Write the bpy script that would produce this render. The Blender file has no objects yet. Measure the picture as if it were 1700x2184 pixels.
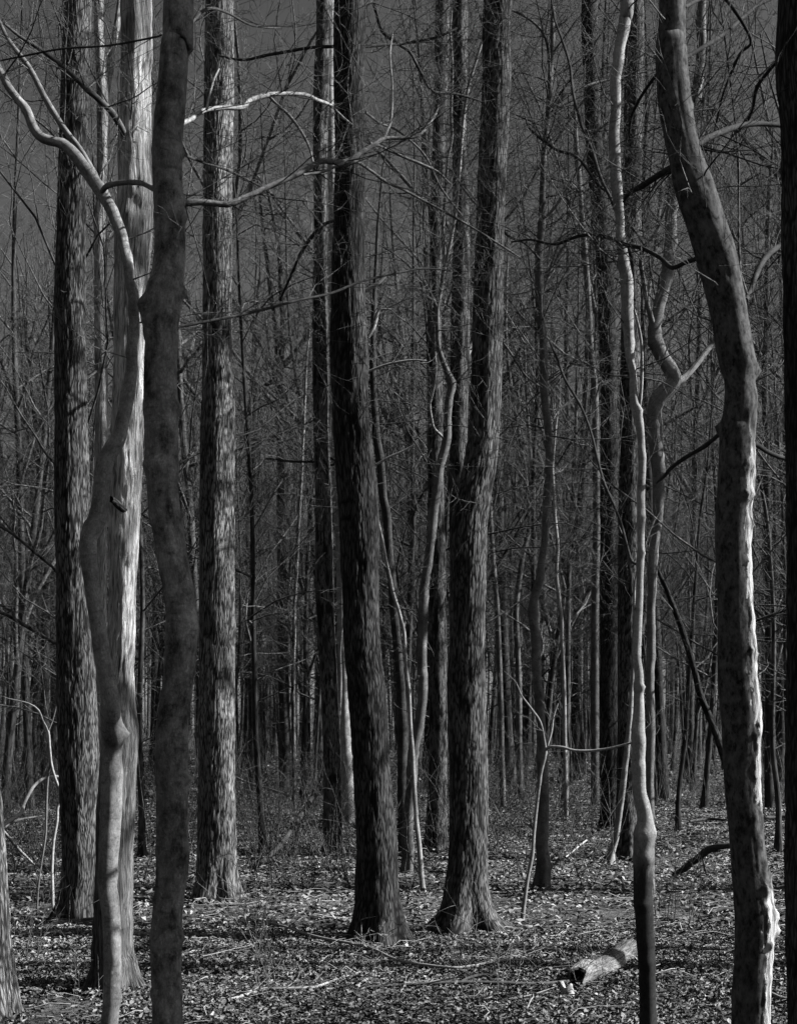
import bpy, math, random
import numpy as np
from math import sin, cos, pi, radians, sqrt, exp

scene = bpy.context.scene
COL = scene.collection

# ------------------------------------------------------------------ camera
CAM_H, F, HOR = 1.5, 2600.0, 1550.0       # eye height (m), focal length and horizon row in a 1700 x 2184 frame
cam = bpy.data.cameras.new("camera")
cam.sensor_fit = 'VERTICAL'
cam.sensor_height = 36.0
cam.sensor_width = 36.0
cam.lens = 36.0 * F / 2184.0
cam.shift_y = (HOR - 1092.0) / 2184.0
cam.clip_start = 0.1
cam.clip_end = 3000
cam.dof.use_dof = True
cam.dof.focus_distance = 9.5
cam.dof.aperture_fstop = 7.0
camo = bpy.data.objects.new("camera", cam)
camo.location = (0, 0, CAM_H)
camo.rotation_euler = (radians(90), 0, 0)
COL.objects.link(camo)
scene.camera = camo

# ------------------------------------------------------------------ light
SUN_EL, SUN_BACK = radians(36), radians(0.5)     # sun from the right, a touch behind the camera
world = bpy.data.worlds.new("World")
scene.world = world
world.use_nodes = True
nt = world.node_tree
nt.nodes.clear()
sky = nt.nodes.new("ShaderNodeTexSky")
sky.sky_type = 'NISHITA'
sky.sun_disc = False
sky.sun_elevation = SUN_EL
sky.sun_rotation = radians(90) + SUN_BACK
sky.air_density = 1.0
sky.dust_density = 0.8
sky.ozone_density = 1.0
sep = nt.nodes.new("ShaderNodeSeparateColor")   # black-and-white film behind a red filter
bg = nt.nodes.new("ShaderNodeBackground")
bg.inputs[1].default_value = 0.05
wo = nt.nodes.new("ShaderNodeOutputWorld")
nt.links.new(sky.outputs[0], sep.inputs[0])
flt = nt.nodes.new("ShaderNodeMath"); flt.operation = 'MULTIPLY'; flt.inputs[1].default_value = 1.08   # filter factor
nt.links.new(sep.outputs[0], flt.inputs[0])
nt.links.new(flt.outputs[0], bg.inputs[0])
nt.links.new(bg.outputs[0], wo.inputs[0])

sl = bpy.data.lights.new("sun", 'SUN')
sl.energy = 5.0
sl.angle = radians(0.5)
sl.color = (1, 1, 1)
so = bpy.data.objects.new("sun", sl)
to_sun = np.array([cos(SUN_EL) * cos(SUN_BACK), -cos(SUN_EL) * sin(SUN_BACK), sin(SUN_EL)])
from mathutils import Vector
so.rotation_euler = Vector(to_sun).to_track_quat('Z', 'Y').to_euler()
so.location = (20, -3, 20)
COL.objects.link(so)

vs = scene.view_settings
vs.view_transform = 'Standard'
vs.look = 'None'
vs.exposure = 0.55
scene.cycles.diffuse_bounces = 0
scene.cycles.max_bounces = 4
vs.gamma = 1.0
vs.use_curve_mapping = False

# ------------------------------------------------------------------ helpers
def tag(o, label=None, cat=None, group=None, kind=None):
    if label: o["label"] = label
    if cat: o["category"] = cat
    if group: o["group"] = group
    if kind: o["kind"] = kind
    return o

def empty(name, loc, label, cat, group=None, kind=None):
    o = bpy.data.objects.new(name, None)
    o.location = loc
    o.empty_display_size = 0.3
    COL.objects.link(o)
    return tag(o, label, cat, group, kind)

def mesh_np(name, V, Fc, mat, smooth=True, vecattr=None, faceattr=None, groove=None):
    me = bpy.data.meshes.new(name)
    V = np.ascontiguousarray(V, dtype=np.float32)
    Fc = np.ascontiguousarray(Fc, dtype=np.int32)
    n, k = Fc.shape
    me.vertices.add(len(V)); me.vertices.foreach_set("co", V.ravel())
    me.loops.add(n * k); me.loops.foreach_set("vertex_index", Fc.ravel())
    me.polygons.add(n)
    me.polygons.foreach_set("loop_start", np.arange(0, n * k, k, dtype=np.int32))
    me.polygons.foreach_set("loop_total", np.full(n, k, dtype=np.int32))
    me.polygons.foreach_set("use_smooth", np.full(n, smooth, dtype=bool))
    if vecattr is not None:
        a = me.attributes.new("bark", 'FLOAT_VECTOR', 'POINT')
        a.data.foreach_set("vector", np.ascontiguousarray(vecattr, dtype=np.float32).ravel())
    if groove is not None:
        a = me.attributes.new("groove", 'FLOAT', 'POINT')
        a.data.foreach_set("value", np.ascontiguousarray(groove, dtype=np.float32))
    if faceattr is not None:
        a = me.attributes.new("tone", 'FLOAT', 'FACE')
        a.data.foreach_set("value", np.ascontiguousarray(faceattr, dtype=np.float32))
    me.update(calc_edges=True)
    me.materials.append(mat)
    return me

def link(name, me, parent=None, loc=None):
    o = bpy.data.objects.new(name, me)
    COL.objects.link(o)
    if parent is not None:
        o.parent = parent
    if loc is not None:
        o.location = loc
    return o

def _hash(ix, iy, iz, seed):
    h = (ix * 73856093) ^ (iy * 19349663) ^ (iz * 83492791) ^ (seed * 2654435761)
    h &= 0xFFFFFFFF
    h = ((h ^ (h >> 16)) * 0x45d9f3b) & 0xFFFFFFFF
    h = ((h ^ (h >> 16)) * 0x45d9f3b) & 0xFFFFFFFF
    h = h ^ (h >> 16)
    return (h & 0xFFFFFF) / float(0xFFFFFF)

def vnoise(x, y, z, seed=0):
    x = np.asarray(x, dtype=np.float64); y = np.asarray(y, dtype=np.float64); z = np.asarray(z, dtype=np.float64)
    x, y, z = np.broadcast_arrays(x, y, z)
    fx, fy, fz = np.floor(x), np.floor(y), np.floor(z)
    ix, iy, iz = fx.astype(np.int64), fy.astype(np.int64), fz.astype(np.int64)
    u, v, w = x - fx, y - fy, z - fz
    u = u * u * (3 - 2 * u); v = v * v * (3 - 2 * v); w = w * w * (3 - 2 * w)
    r = 0
    for a in (0, 1):
        for b in (0, 1):
            for c in (0, 1):
                r = r + _hash(ix + a, iy + b, iz + c, seed) * (u if a else 1 - u) * (v if b else 1 - v) * (w if c else 1 - w)
    return r

def ground_z(x, y):
    x = np.asarray(x, float); y = np.asarray(y, float)
    near = 0.05 * (vnoise(x * 0.45, y * 0.45, 0, 3) - 0.5) + 0.03 * (vnoise(x * 1.7, y * 1.7, 0, 4) - 0.5)
    far = 0.5 * (vnoise(x * 0.05, y * 0.05, 0, 5) - 0.5) * np.clip((y - 22) / 30, 0, 1)
    return near + far + 1.3 * np.clip((y - 55) / 60, 0, 1) ** 1.5

def W(px, py, d):
    """point on the picture (1700 x 2184 grid) at depth d -> world"""
    return np.array([(px - 850.0) * d / F, d, CAM_H + (HOR - py) * d / F])

def depth(y_base):
    return CAM_H * F / (y_base - HOR)

# ---- tubes ------------------------------------------------------------------
def tube_group(P, R, S):
    """P (T,N,3), R (T,N): T tubes of N rings, S sides"""
    T, N, _ = P.shape
    t = np.empty_like(P)
    t[:, 1:-1] = P[:, 2:] - P[:, :-2]
    t[:, 0] = P[:, 1] - P[:, 0]
    t[:, -1] = P[:, -1] - P[:, -2]
    t /= np.linalg.norm(t, axis=2, keepdims=True) + 1e-9
    avg = P[:, -1] - P[:, 0]
    avg = avg / (np.linalg.norm(avg, axis=1, keepdims=True) + 1e-9)
    ref = np.where(np.abs(avg[:, 2:3]) > 0.75, np.array([[1.0, 0.05, 0]]), np.array([[0.03, 0.02, 1.0]]))
    ref = np.repeat(ref[:, None, :], N, axis=1)
    n = np.cross(t, ref); n /= np.linalg.norm(n, axis=2, keepdims=True) + 1e-9
    b = np.cross(t, n)
    th = np.arange(S) * 2 * pi / S
    c, s = np.cos(th), np.sin(th)
    off = n[:, :, None, :] * c[None, None, :, None] + b[:, :, None, :] * s[None, None, :, None]
    V = P[:, :, None, :] + off * R[:, :, None, None]
    seg = np.linalg.norm(np.diff(P, axis=1), axis=2)
    L = np.concatenate([np.zeros((T, 1)), np.cumsum(seg, axis=1)], axis=1)
    A = np.empty((T, N, S, 3))
    A[..., 0] = c[None, None, :] * R[:, :, None]
    A[..., 1] = s[None, None, :] * R[:, :, None]
    A[..., 2] = L[:, :, None] + np.arange(T)[:, None, None] * 3.7
    i = np.arange(N - 1)[:, None]; j = np.arange(S)[None, :]
    a = i * S + j; bq = i * S + (j + 1) % S; cq = (i + 1) * S + (j + 1) % S; dq = (i + 1) * S + j
    f = np.stack([a, bq, cq, dq], axis=-1).reshape(-1, 4)
    f = (f[None] + (np.arange(T) * N * S)[:, None, None]).reshape(-1, 4)
    return V.reshape(-1, 3), f, A.reshape(-1, 3), off

def tubes_mesh(name, tubes, mat, sides=3, bark=False):
    """tubes: list of (points, radii); thick ones get more sides"""
    groups = {}
    for p, r in tubes:
        s = sides if not isinstance(sides, str) else (3 if r[0] < 0.008 else (4 if r[0] < 0.02 else (6 if r[0] < 0.05 else 10)))
        groups.setdefault((len(p), s), []).append((p, r))
    Vs, Fs, As, o = [], [], [], 0
    for (N, s), g in groups.items():
        V, f, A, _ = tube_group(np.array([x[0] for x in g], float), np.array([x[1] for x in g], float), s)
        Vs.append(V); Fs.append(f + o); As.append(A); o += len(V)
    return mesh_np(name, np.concatenate(Vs), np.concatenate(Fs), mat, True, np.concatenate(As) if bark else None)

def catmull(P, ds_fn):
    """P (n,k) control rows, first 3 = xyz; resampled by arc length"""
    P = np.asarray(P, float)
    Q = np.vstack([2 * P[0] - P[1], P, 2 * P[-1] - P[-2]])
    out = []
    for i in range(1, len(Q) - 2):
        p0, p1, p2, p3 = Q[i - 1], Q[i], Q[i + 1], Q[i + 2]
        L = np.linalg.norm(p2[:3] - p1[:3])
        m = max(1, int(math.ceil(L / ds_fn(p1))))
        t = (np.arange(m) / m)[:, None]
        out.append(0.5 * ((2 * p1) + (-p0 + p2) * t + (2 * p0 - 5 * p1 + 4 * p2 - p3) * t ** 2 + (-p0 + 3 * p1 - 3 * p2 + p3) * t ** 3))
    out.append(P[-1:])
    return np.vstack(out)

RELIEF = {'furrow': (0.010, 66, 4.6), 'shaggy': (0.010, 42, 4.0), 'smooth': (0.0025, 12, 6.0), 'fine': (0.004, 30, 5.0), 'torn': (0.012, 46, 4.0)}

def bark_tube(name, C, mat, S, ds, relief, seed, flare=0.0, flare_h=0.18, bumps=(), parent=None, origin=None, lobes=5):
    """C: rows x,y,z,r in world. One detailed trunk or limb as a single mesh."""
    ztop = CAM_H + HOR * C[0][1] / F + 0.3
    Q = catmull(C, lambda p: ds if p[2] < ztop else 0.3)
    P = Q[None, :, :3]; R = np.maximum(Q[None, :, 3], 0.0015)
    V, f, A, off = tube_group(P, R, S)
    off = off.reshape(-1, 3)
    N = len(Q)
    th = np.tile(np.arange(S) * 2 * pi / S, N)
    r = np.repeat(Q[:, 3], S)
    ax, ay, s = A[:, 0], A[:, 1], A[:, 2] + seed * 7.3
    amp, fr, an = RELIEF[relief]
    n1 = vnoise(ax * fr, ay * fr, s * fr / an, seed)
    n2 = vnoise(ax * fr * 2.1, ay * fr * 2.1, s * fr * 2 / an, seed + 1)
    if relief == 'furrow':                                   # plates parted by narrow winding grooves
        n3 = vnoise(ax * fr * 0.55 + 9, ay * fr * 0.55, s * fr * 0.55 / an, seed + 5)
        rid = np.minimum(np.clip(np.abs(n1 * 2 - 1) * 3.2, 0, 1), np.clip(np.abs(n3 * 2 - 1) * 4.0, 0, 1))
    else:
        rid = 1 - np.abs(n1 * 2 - 1) * 1.6
    if relief == 'torn':                                     # only the stripped right side is rough
        k = np.clip((-ay - 0.01) / 0.03, 0, 1) * np.clip((3.25 - A[:, 2]) / 0.2, 0, 1)
        rid = rid * (0.12 + 0.88 * k); n2 = 0.5 + (n2 - 0.5) * (0.2 + 1.6 * k) + 0.6 * k * (vnoise(ax * 18, ay * 18, s * 9, seed + 6) - 0.5)
    low = vnoise(np.cos(th) * 1.2 + 5, np.sin(th) * 1.2, s * 1.3, seed + 2) - 0.5
    low2 = vnoise(np.cos(th) * 2.2 + 5, np.sin(th) * 2.2, s * 5.0, seed + 3) - 0.5
    D = r * (0.16 * low + 0.07 * low2) + amp * (0.6 * rid + 0.5 * (n2 - 0.5)) * np.clip(r / 0.06, 0.2, 1)
    if relief == 'smooth' and ds < 0.1:                      # swollen nodes and old twig scars up a smooth stem
        rg = random.Random(seed * 31 + 7); sc = float(s.min()) + 0.15; send = float(s.max())
        while sc < send:
            a0 = rg.uniform(0, 2 * pi); hh = rg.uniform(0.010, 0.022)
            da = np.abs((th - a0 + pi) % (2 * pi) - pi)
            D = D + r * rg.uniform(0.10, 0.32) * np.exp(-((s - sc) / hh) ** 2 / 2) * (0.25 + 0.9 * np.exp(-(da / 0.9) ** 2))
            sc += rg.uniform(0.10, 0.34)
    z = V[:, 2]
    gz = ground_z(C[0][0], C[0][1])
    if flare > 0:
        h = np.clip(z - gz, 0, 50)
        e = np.exp(-h / flare_h)
        lob = 0.55 + 0.5 * np.cos(th * lobes + seed + 1.5 * vnoise(np.cos(th), np.sin(th), 0, seed + 9)) + 0.3 * (vnoise(np.cos(th) * 2, np.sin(th) * 2, 0, seed + 8) - 0.5)
        D = D + r * flare * e * lob
    for (zc, ang, size, amp2) in bumps:                      # knots, burls and scars (height, direction, size, depth)
        da = (th - (ang - pi / 2) + pi) % (2 * pi) - pi
        g = np.exp(-((da * r) ** 2 + (z - zc) ** 2) / (2 * size * size))
        D = D + amp2 * g * (0.7 + 0.8 * vnoise(ax * 60, ay * 60, s * 40, seed + 4))
    V = V + off * D[:, None]
    A = A.copy(); A[:, 2] = s
    if origin is not None:
        V = V - np.asarray(origin)
    me = mesh_np(name, V, f, mat, True, A, None, np.clip(rid, 0, 1))
    return link(name, me, parent)

# ---- growing branches ---------------------------------------------------------
def vadd(a, b, k=1.0): return (a[0] + b[0] * k, a[1] + b[1] * k, a[2] + b[2] * k)
def vnorm(a):
    l = sqrt(a[0] ** 2 + a[1] ** 2 + a[2] ** 2) + 1e-9
    return (a[0] / l, a[1] / l, a[2] / l)

def side_dir(d, ang, rng):
    ref = (0, 0, 1) if abs(d[2]) < 0.8 else (1, 0, 0)
    u = vnorm((d[1] * ref[2] - d[2] * ref[1], d[2] * ref[0] - d[0] * ref[2], d[0] * ref[1] - d[1] * ref[0]))
    v = (d[1] * u[2] - d[2] * u[1], d[2] * u[0] - d[0] * u[2], d[0] * u[1] - d[1] * u[0])
    a = rng.uniform(0, 2 * pi)
    s = vadd((u[0] * cos(a), u[1] * cos(a), u[2] * cos(a)), v, sin(a))
    return vnorm((d[0] * cos(ang) + s[0] * sin(ang), d[1] * cos(ang) + s[1] * sin(ang), d[2] * cos(ang) + s[2] * sin(ang)))

MINR = [0.0022]
def grow(out, p, d, L, r, lvl, spec, rng):
    """spec[lvl] = (segments, wander, uplift, child count, child length ratio, angle lo, angle hi)"""
    seg, wan, up, nch, ratio, alo, ahi = spec[lvl]
    pts = [p]; dirs = [d]; st = L / seg
    c = (rng.gauss(0, wan * 0.4), rng.gauss(0, wan * 0.4), rng.gauss(0, wan * 0.4))
    for i in range(seg):
        d = vnorm((d[0] + rng.gauss(0, wan) + c[0], d[1] + rng.gauss(0, wan) + c[1], d[2] + rng.gauss(0, wan) * 0.7 + up + c[2]))
        p = vadd(p, d, st)
        pts.append(p); dirs.append(d)
    rad = [r * (1 - 0.75 * (i / seg)) for i in range(seg + 1)]
    out.append((pts, rad))
    if lvl + 1 < len(spec) and nch > 0:
        k = max(1, int(round(nch * rng.uniform(0.75, 1.25))))
        for j in range(k):
            t = 0.15 + 0.85 * (j + rng.random()) / k
            x = min(t * seg, seg - 1e-3); i = int(x); fx = x - i
            q = vadd(pts[i], vadd(pts[i + 1], pts[i], -1), fx)
            l2 = L * ratio * rng.uniform(0.6, 1.25) * (1.15 - 0.55 * t)
            grow(out, q, side_dir(dirs[i], rng.uniform(alo, ahi), rng), l2, max(r * (1 - 0.75 * t) * 0.55, MINR[0]), lvl + 1, spec, rng)

# ------------------------------------------------------------------ materials
def new_mat(name):
    m = bpy.data.materials.new(name)
    m.use_nodes = True
    n = m.node_tree
    n.nodes.clear()
    o = n.nodes.new("ShaderNodeOutputMaterial")
    b = n.nodes.new("ShaderNodeBsdfPrincipled")
    b.inputs["Roughness"].default_value = 0.85
    b.inputs["Specular IOR Level"].default_value = 0.12
    n.links.new(b.outputs[0], o.inputs[0])
    return m, n, b

def N(n, t, **kw):
    x = n.nodes.new(t)
    for k, v in kw.items():
        if k.startswith("i_"):
            key = k[2:].replace("_", " ")
            x.inputs[key].default_value = v
        else:
            setattr(x, k, v)
    return x

def math_(n, op, a, b=None, clamp=False):
    x = n.nodes.new("ShaderNodeMath"); x.operation = op; x.use_clamp = clamp
    for i, v in enumerate((a, b)):
        if v is None: continue
        if isinstance(v, (int, float)): x.inputs[i].default_value = v
        else: n.links.new(v, x.inputs[i])
    return x.outputs[0]

def maprange(n, v, a, b, c, d):
    x = n.nodes.new("ShaderNodeMapRange")
    n.links.new(v, x.inputs[0])
    for i, q in enumerate((a, b, c, d)): x.inputs[i + 1].default_value = q
    return x.outputs[0]

def barkvec(n, sx, sz):
    a = N(n, "ShaderNodeAttribute", attribute_name="bark")
    m = N(n, "ShaderNodeMapping")
    m.inputs["Scale"].default_value = (sx, sx, sz)
    n.links.new(a.outputs["Vector"], m.inputs[0])
    return m.outputs[0]

def noise(n, vec, scale=1.0, detail=3.0, rough=0.55, dist=0.0):
    x = N(n, "ShaderNodeTexNoise")
    x.inputs["Scale"].default_value = scale; x.inputs["Detail"].default_value = detail
    x.inputs["Roughness"].default_value = rough; x.inputs["Distortion"].default_value = dist
    if vec is not None: n.links.new(vec, x.inputs["Vector"])
    return x.outputs["Fac"]

def finish(n, b, val, height, strength=1.0, dist=0.01):
    c = n.nodes.new("ShaderNodeCombineColor")
    for i in range(3): n.links.new(val, c.inputs[i])
    n.links.new(c.outputs[0], b.inputs["Base Color"])
    if height is not None:
        bp = N(n, "ShaderNodeBump")
        bp.inputs["Strength"].default_value = strength; bp.inputs["Distance"].default_value = dist
        n.links.new(height, bp.inputs["Height"])
        n.links.new(bp.outputs[0], b.inputs["Normal"])

def mat_furrow(name, lo, hi, sc=80, stretch=0.11, bump=0.0035):
    m, n, b = new_mat(name)
    vec = barkvec(n, 1, stretch)
    warp = N(n, "ShaderNodeTexNoise"); warp.inputs["Scale"].default_value = 14; warp.inputs["Detail"].default_value = 2
    n.links.new(vec, warp.inputs["Vector"])
    w1 = N(n, "ShaderNodeVectorMath", operation='SUBTRACT'); n.links.new(warp.outputs["Color"], w1.inputs[0]); w1.inputs[1].default_value = (.5, .5, .5)
    w2 = N(n, "ShaderNodeVectorMath", operation='SCALE'); n.links.new(w1.outputs[0], w2.inputs[0]); w2.inputs["Scale"].default_value = 0.035
    w3 = N(n, "ShaderNodeVectorMath", operation='ADD'); n.links.new(vec, w3.inputs[0]); n.links.new(w2.outputs[0], w3.inputs[1])
    vo = N(n, "ShaderNodeTexVoronoi", feature='DISTANCE_TO_EDGE'); vo.inputs["Scale"].default_value = sc
    n.links.new(w3.outputs[0], vo.inputs["Vector"])
    fine = noise(n, barkvec(n, 160, 60), 1, 4, 0.6)
    big = noise(n, barkvec(n, 6, 2.2), 1, 3, 0.6)
    ridge = maprange(n, vo.outputs["Distance"], 0.02, 0.20, 0.14, 1)
    ga = N(n, "ShaderNodeAttribute", attribute_name="groove")
    ridge = math_(n, 'MULTIPLY', ridge, maprange(n, ga.outputs["Fac"], 0.15, 0.6, 0.08, 1))
    h = math_(n, 'ADD', ridge, math_(n, 'MULTIPLY', fine, 0.35))
    tone = math_(n, 'MULTIPLY', maprange(n, ridge, 0, 1, lo, hi), maprange(n, big, 0.34, 0.66, 0.6, 1.5))
    tone = math_(n, 'MULTIPLY', tone, maprange(n, fine, 0.3, 0.7, 0.75, 1.2))
    finish(n, b, tone, h, 1.0, bump)
    return m

def mat_shaggy(name, lo, hi, s0=None):
    m, n, b = new_mat(name)
    strands = noise(n, barkvec(n, 120, 9), 1, 5, 0.7, 0.5)
    plates = noise(n, barkvec(n, 48, 4.5), 1, 4, 0.65, 0.5)
    patch = noise(n, barkvec(n, 7, 1.6), 1, 3, 0.6)
    h = math_(n, 'ADD', maprange(n, strands, 0.35, 0.62, 0, 1), maprange(n, plates, 0.4, 0.6, 0, 1.2))
    tone = math_(n, 'MULTIPLY', maprange(n, strands, 0.36, 0.56, lo, hi), maprange(n, plates, 0.34, 0.52, 0.45, 1.05))
    tone = math_(n, 'MULTIPLY', tone, maprange(n, patch, 0.35, 0.65, 0.42, 1.25))
    if s0 is not None:                      # whole ridged bark below, peeled pale wood above
        at = N(n, "ShaderNodeAttribute", attribute_name="bark")
        sx = N(n, "ShaderNodeSeparateXYZ"); n.links.new(at.outputs["Vector"], sx.inputs[0])
        tone = math_(n, 'MULTIPLY', tone, maprange(n, math_(n, 'ADD', sx.outputs[2], patch), s0 + 1.7, s0 + 2.6, 0.34, 1.1))
    finish(n, b, tone, h, 1.0, 0.004)
    return m

def mat_smooth(name, lo, hi, bump=0.0015, spots=True):
    m, n, b = new_mat(name)
    mott = noise(n, barkvec(n, 15, 9), 1, 8, 0.72)
    wide = noise(n, barkvec(n, 5, 2.5), 1, 3, 0.6)
    ring = noise(n, barkvec(n, 14, 60), 1, 3, 0.6)
    tone = math_(n, 'MULTIPLY', maprange(n, mott, 0.35, 0.65, lo, hi), maprange(n, wide, 0.35, 0.65, 0.75, 1.15))
    tone = math_(n, 'MULTIPLY', tone, maprange(n, ring, 0.55, 0.75, 1.0, 0.6))
    pore = noise(n, barkvec(n, 190, 70), 1, 4, 0.75)
    tone = math_(n, 'MULTIPLY', tone, maprange(n, pore, 0.36, 0.6, 0.68, 1.15))
    lich = noise(n, barkvec(n, 48, 40), 1, 3, 0.6)
    tone = math_(n, 'MULTIPLY', tone, maprange(n, lich, 0.62, 0.68, 1.0, 1.5))
    if spots:
        sp = noise(n, barkvec(n, 26, 34), 1, 5, 0.7, 0.8)
        tone = math_(n, 'MULTIPLY', tone, maprange(n, sp, 0.58, 0.70, 1.0, 0.4))
    finish(n, b, tone, math_(n, 'ADD', math_(n, 'ADD', mott, math_(n, 'MULTIPLY', ring, 0.5)), math_(n, 'MULTIPLY', pore, 0.6)), 0.9, bump)
    return m

def mat_wood(name, lo, hi, objvar=True, sc=30):
    m, n, b = new_mat(name)
    g = N(n, "ShaderNodeTexCoord")
    v = noise(n, g.outputs["Object"], sc, 2, 0.6)
    tone = maprange(n, v, 0.3, 0.7, lo, hi)
    if objvar:
        oi = N(n, "ShaderNodeObjectInfo")
        tone = math_(n, 'MULTIPLY', tone, maprange(n, oi.outputs["Random"], 0, 1, 0.6, 1.35))
    finish(n, b, tone, None)
    return m

def mat_far(name, lo, hi):
    m, n, b = new_mat(name)
    st = noise(n, barkvec(n, 30, 5), 1, 4, 0.65)
    pa = noise(n, barkvec(n, 5, 0.9), 1, 3, 0.6)
    oi = N(n, "ShaderNodeObjectInfo")
    tone = math_(n, 'MULTIPLY', maprange(n, st, 0.33, 0.66, lo, hi), maprange(n, pa, 0.35, 0.65, 0.6, 1.3))
    tone = math_(n, 'MULTIPLY', tone, maprange(n, oi.outputs["Random"], 0, 1, 0.6, 1.4))
    finish(n, b, tone, st, 1.0, 0.006)
    return m

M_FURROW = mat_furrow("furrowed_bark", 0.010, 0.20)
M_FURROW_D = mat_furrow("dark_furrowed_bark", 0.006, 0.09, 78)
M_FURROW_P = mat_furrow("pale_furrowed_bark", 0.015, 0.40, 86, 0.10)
M_SHAG = mat_shaggy("shaggy_pale_bark", 0.12, 0.85)
def mat_torn(name, s_top):
    """smooth dark bark with a strip of shaggy pale wood torn open along its right side, up to s_top"""
    m, n, b = new_mat(name)
    at = N(n, "ShaderNodeAttribute", attribute_name="bark")
    sx = N(n, "ShaderNodeSeparateXYZ"); n.links.new(at.outputs["Vector"], sx.inputs[0])
    edge = noise(n, barkvec(n, 9, 5), 1, 4, 0.6)
    side = math_(n, 'ADD', math_(n, 'MULTIPLY', sx.outputs[1], -1.0), math_(n, 'MULTIPLY', math_(n, 'SUBTRACT', edge, 0.5), 0.10))
    brk = noise(n, barkvec(n, 38, 16), 1, 4, 0.7)
    side = math_(n, 'ADD', side, math_(n, 'MULTIPLY', math_(n, 'SUBTRACT', brk, 0.5), 0.09))
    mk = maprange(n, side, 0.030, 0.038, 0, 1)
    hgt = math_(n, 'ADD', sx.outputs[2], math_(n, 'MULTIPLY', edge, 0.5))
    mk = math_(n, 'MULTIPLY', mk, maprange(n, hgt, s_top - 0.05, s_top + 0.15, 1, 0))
    gap = math_(n, 'ABSOLUTE', math_(n, 'SUBTRACT', hgt, s_top - 3.1 + 0.15 + 0.99 + 0.25))      # a shadow band across the strip, painted as dark bark
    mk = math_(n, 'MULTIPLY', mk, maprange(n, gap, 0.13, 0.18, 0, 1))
    strands = noise(n, barkvec(n, 120, 7), 1, 5, 0.7, 0.4)
    plates = noise(n, barkvec(n, 42, 4.5), 1, 4, 0.65, 0.5)
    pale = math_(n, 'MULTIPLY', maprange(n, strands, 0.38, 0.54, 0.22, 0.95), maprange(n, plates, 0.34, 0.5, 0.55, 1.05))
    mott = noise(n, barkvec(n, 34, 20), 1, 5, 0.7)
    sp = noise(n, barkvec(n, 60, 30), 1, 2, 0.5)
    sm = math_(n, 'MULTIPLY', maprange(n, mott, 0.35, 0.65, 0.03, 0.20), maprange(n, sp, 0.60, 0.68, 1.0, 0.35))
    mx = N(n, "ShaderNodeMix"); mx.data_type = 'FLOAT'
    n.links.new(mk, mx.inputs[0]); n.links.new(sm, mx.inputs[2]); n.links.new(pale, mx.inputs[3])
    h = math_(n, 'ADD', math_(n, 'MULTIPLY', mk, math_(n, 'ADD', strands, plates)), math_(n, 'MULTIPLY', mott, 0.35))
    h = math_(n, 'SUBTRACT', h, math_(n, 'MULTIPLY', mk, 0.8))
    finish(n, b, mx.outputs[0], h, 1.0, 0.005)
    return m
M_TORN = mat_torn("torn_bark", 24 * 7.3 + 3.1)
M_SHAG2 = mat_shaggy("peeling_pale_bark", 0.16, 0.92, 2 * 7.3 + 0.15)
M_SMOOTH = mat_smooth("smooth_grey_bark", 0.11, 0.28)
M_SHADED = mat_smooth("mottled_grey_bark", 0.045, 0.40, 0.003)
M_SMOOTH_D = mat_smooth("smooth_dark_bark", 0.04, 0.12)
M_SMOOTH_L = mat_smooth("light_grey_bark", 0.18, 0.38)
M_TWIST = mat_smooth("weathered_grey_bark", 0.17, 0.46)
M_PALE = mat_smooth("smooth_pale_bark", 0.32, 0.60, 0.0015, True)
def mat_foot_shade(name, s_foot):
    """smooth pale bark with shade painted into the colour of its foot"""
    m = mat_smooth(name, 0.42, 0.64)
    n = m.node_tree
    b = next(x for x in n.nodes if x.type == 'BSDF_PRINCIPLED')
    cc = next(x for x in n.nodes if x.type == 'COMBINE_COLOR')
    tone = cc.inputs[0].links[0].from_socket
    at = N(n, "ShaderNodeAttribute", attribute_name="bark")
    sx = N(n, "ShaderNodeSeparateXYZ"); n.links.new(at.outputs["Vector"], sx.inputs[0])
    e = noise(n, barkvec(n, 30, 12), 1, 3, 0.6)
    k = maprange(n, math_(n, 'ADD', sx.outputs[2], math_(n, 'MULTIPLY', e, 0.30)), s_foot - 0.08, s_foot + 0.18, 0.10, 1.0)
    t2 = math_(n, 'MULTIPLY', tone, k)  # lower stem darkened in colour to stand for shade
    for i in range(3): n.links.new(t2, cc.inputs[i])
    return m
M_FOOT_SHADE = mat_foot_shade("pale_bark_foot_shade", 21 * 7.3 + 0.15 + 1.5 - 225 * 5.95 / 2600 + 0.02)
M_TWIG = mat_wood("twig_bark", 0.015, 0.24)
M_FARBARK = mat_far("forest_bark", 0.015, 0.15)
M_STICK = mat_wood("weathered_stick", 0.28, 0.52, True, 60)
M_STICK_D = mat_wood("rotten_stick", 0.08, 0.16, True, 60)
M_LOGBARK = mat_shaggy("log_bark", 0.06, 0.46)
M_ROT = mat_wood("rotten_core", 0.03, 0.07, False, 80)

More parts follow.
